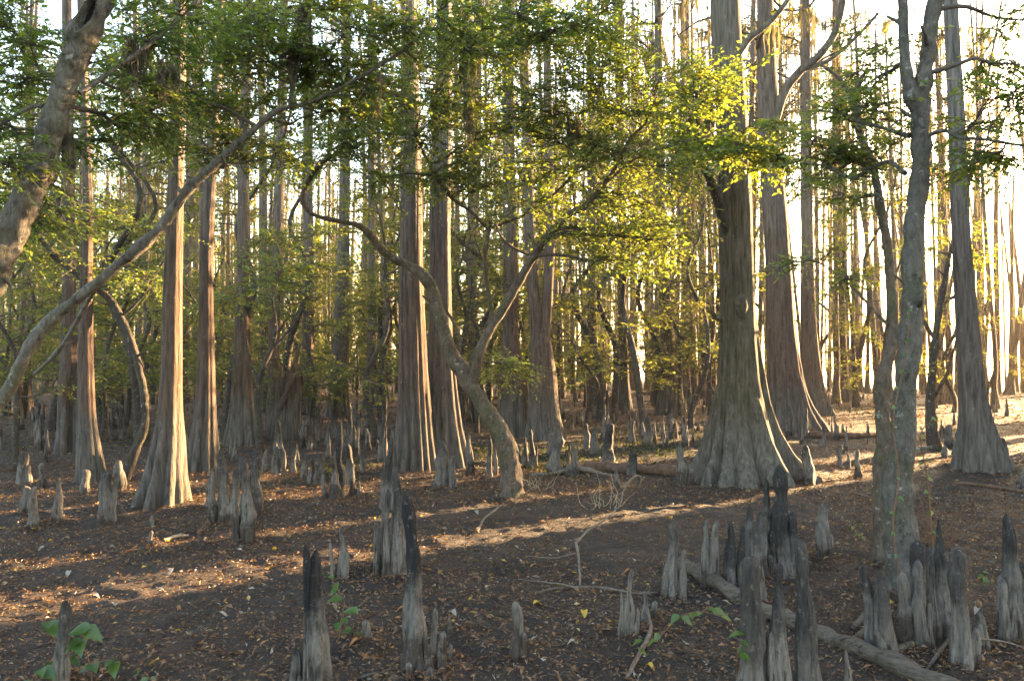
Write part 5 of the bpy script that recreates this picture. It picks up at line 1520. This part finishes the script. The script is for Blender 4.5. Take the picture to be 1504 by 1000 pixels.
seedling('green sprig with broad leaves wrapped round the grey post-like knee', [[(135, 1002, 0), (132, 975, 0), (120, 938, -.05), (128, 920, -.1)], [(125, 950, 0), (95, 965, 0), (70, 915, .05)], [(135, 975, 0), (168, 966, -.05)], [(110, 955, 0), (60, 985, -.1), (45, 1000, -.1)]], 1, .11, .25)
seedling('green sprig with soft leaves beside the thick charcoal-black knee', [[(497, 938, 0), (502, 905, 0), (505, 880, 0), (490, 860, 0)], [(505, 890, 0), (522, 895, 0)], [(500, 910, 0), (512, 925, 0)], [(498, 868, 0), (484, 845, 0)]], 2, .085, .35)
seedling('trailing vine with bright leaves before the broad smooth knee', [[(920, 985, 0), (945, 950, 0), (968, 935, 0), (1000, 905, 0), (1030, 898, -.05), (1060, 905, -.1)], [(1030, 898, -.05), (1045, 890, -.05)]], 3, .075, .5)
seedling('pair of green leaves clinging to the broad smooth knee', [[(1082, 1003, -.35), (1084, 960, -.42), (1090, 938, -.42)]], 4, .075, .3)
seedling('small yellow-leaved seedling on mud left of the crooked forked tree', [[(1278, 800, 0), (1268, 788, 0), (1258, 780, 0), (1252, 772, 0)]], 5, .06, .95)
seedling('small green plant between the row of knees and the tall dark-tipped knee', [[(1446, 858, 0), (1445, 850, 0), (1440, 842, 0)]], 6, .07, .4)
seedling('small green sprout near the mud edge by the post-like knee', [[(217, 1003, 0), (217, 992, 0), (212, 986, 0)]], 7, .05, .4)
seedling('sunlit yellow-green sapling tuft before the twin trunks', [[(548, 632, 0), (547, 615, 0), (545, 605, 0), (535, 597, 0)], [(547, 610, 0), (558, 604, 0)]], 8, .22, .8)
seedling('leafy sprig glowing beside the reddish cypress toward the lake', [[(1240, 600, 0), (1242, 570, 0), (1250, 555, 0), (1238, 545, 0)], [(1242, 575, 0), (1228, 585, 0)], [(1244, 560, 0), (1262, 550, 0)]], 9, .3, .8)

def climber(label, pts, d, seed, yell):
    q = np.random.default_rng(seed)
    P = np.array([at(x, y, d + dd) for x, y, dd in pts])
    base = np.array([P[0][0], P[0][1], hz(P[0][0], P[0][1])]); P[0] = base - [0, 0, .03]
    root = thing('climbing_vine', label, 'vine', base)
    g = G(); C = catmull(P, 6); tube(g, C, np.linspace(.007, .003, len(C)), 5, cap=False)
    obj('stem', g.mesh('stem', M['vine'], True, base), root)
    for i in range(2, len(C), 2):
        for _ in range(2 if q.random() < .5 else 1):
            a = q.uniform(0, 6.28); g = G()
            big_leaf(g, C[i] + q.normal(size=3) * .01, np.array([math.cos(a), -.5 - abs(math.sin(a)) * .4, q.uniform(-.8, .2)]), np.array([0, -.6, .8]) + q.normal(size=3) * .3, q.uniform(.025, .05), float(np.clip(q.normal(yell, .25), 0, 1)))
            obj('leaf', g.mesh('leaf', M['seedling'], True, base), root)
climber('vine with small yellow-green leaves climbing the crooked forked tree', [(1330, 880, -.18), (1312, 780, -.16), (1320, 700, -.15), (1312, 620, -.14), (1325, 545, -.14), (1335, 480, -.13), (1332, 440, -.13)], 5.6, 1, .5)
climber('leafy vine hanging right of the crooked forked tree', [(1375, 850, 0), (1368, 780, 0), (1362, 700, .1), (1352, 640, .1), (1370, 615, .1)], 5.9, 2, .6)

# ================================================================== HAZE
g = G()
x0, x1, y0, y1, z0, z1 = -3000, 3200, -3000, 3600, -4.0, 42.0
V = [(x, y, z) for z in (z0, z1) for x, y in ((x0, y0), (x1, y0), (x1, y1), (x0, y1))]
g.add(V, [(0, 3, 2, 1), (4, 5, 6, 7), (0, 1, 5, 4), (1, 2, 6, 5), (2, 3, 7, 6), (3, 0, 4, 7)])
m, nt, out = mat('haze_air')
pv = N(nt, 'VolumePrincipled')
pv.inputs['Color'].default_value = (0.95, 0.93, 0.90, 1)
pv.inputs['Density'].default_value = 0.0003
pv.inputs['Anisotropy'].default_value = 0.5
L(nt, pv.outputs[0], out.inputs['Volume'])
tag(obj('haze', g.mesh('haze', m, False)), 'thin warm haze filling the swamp forest air', 'haze', kind='stuff')
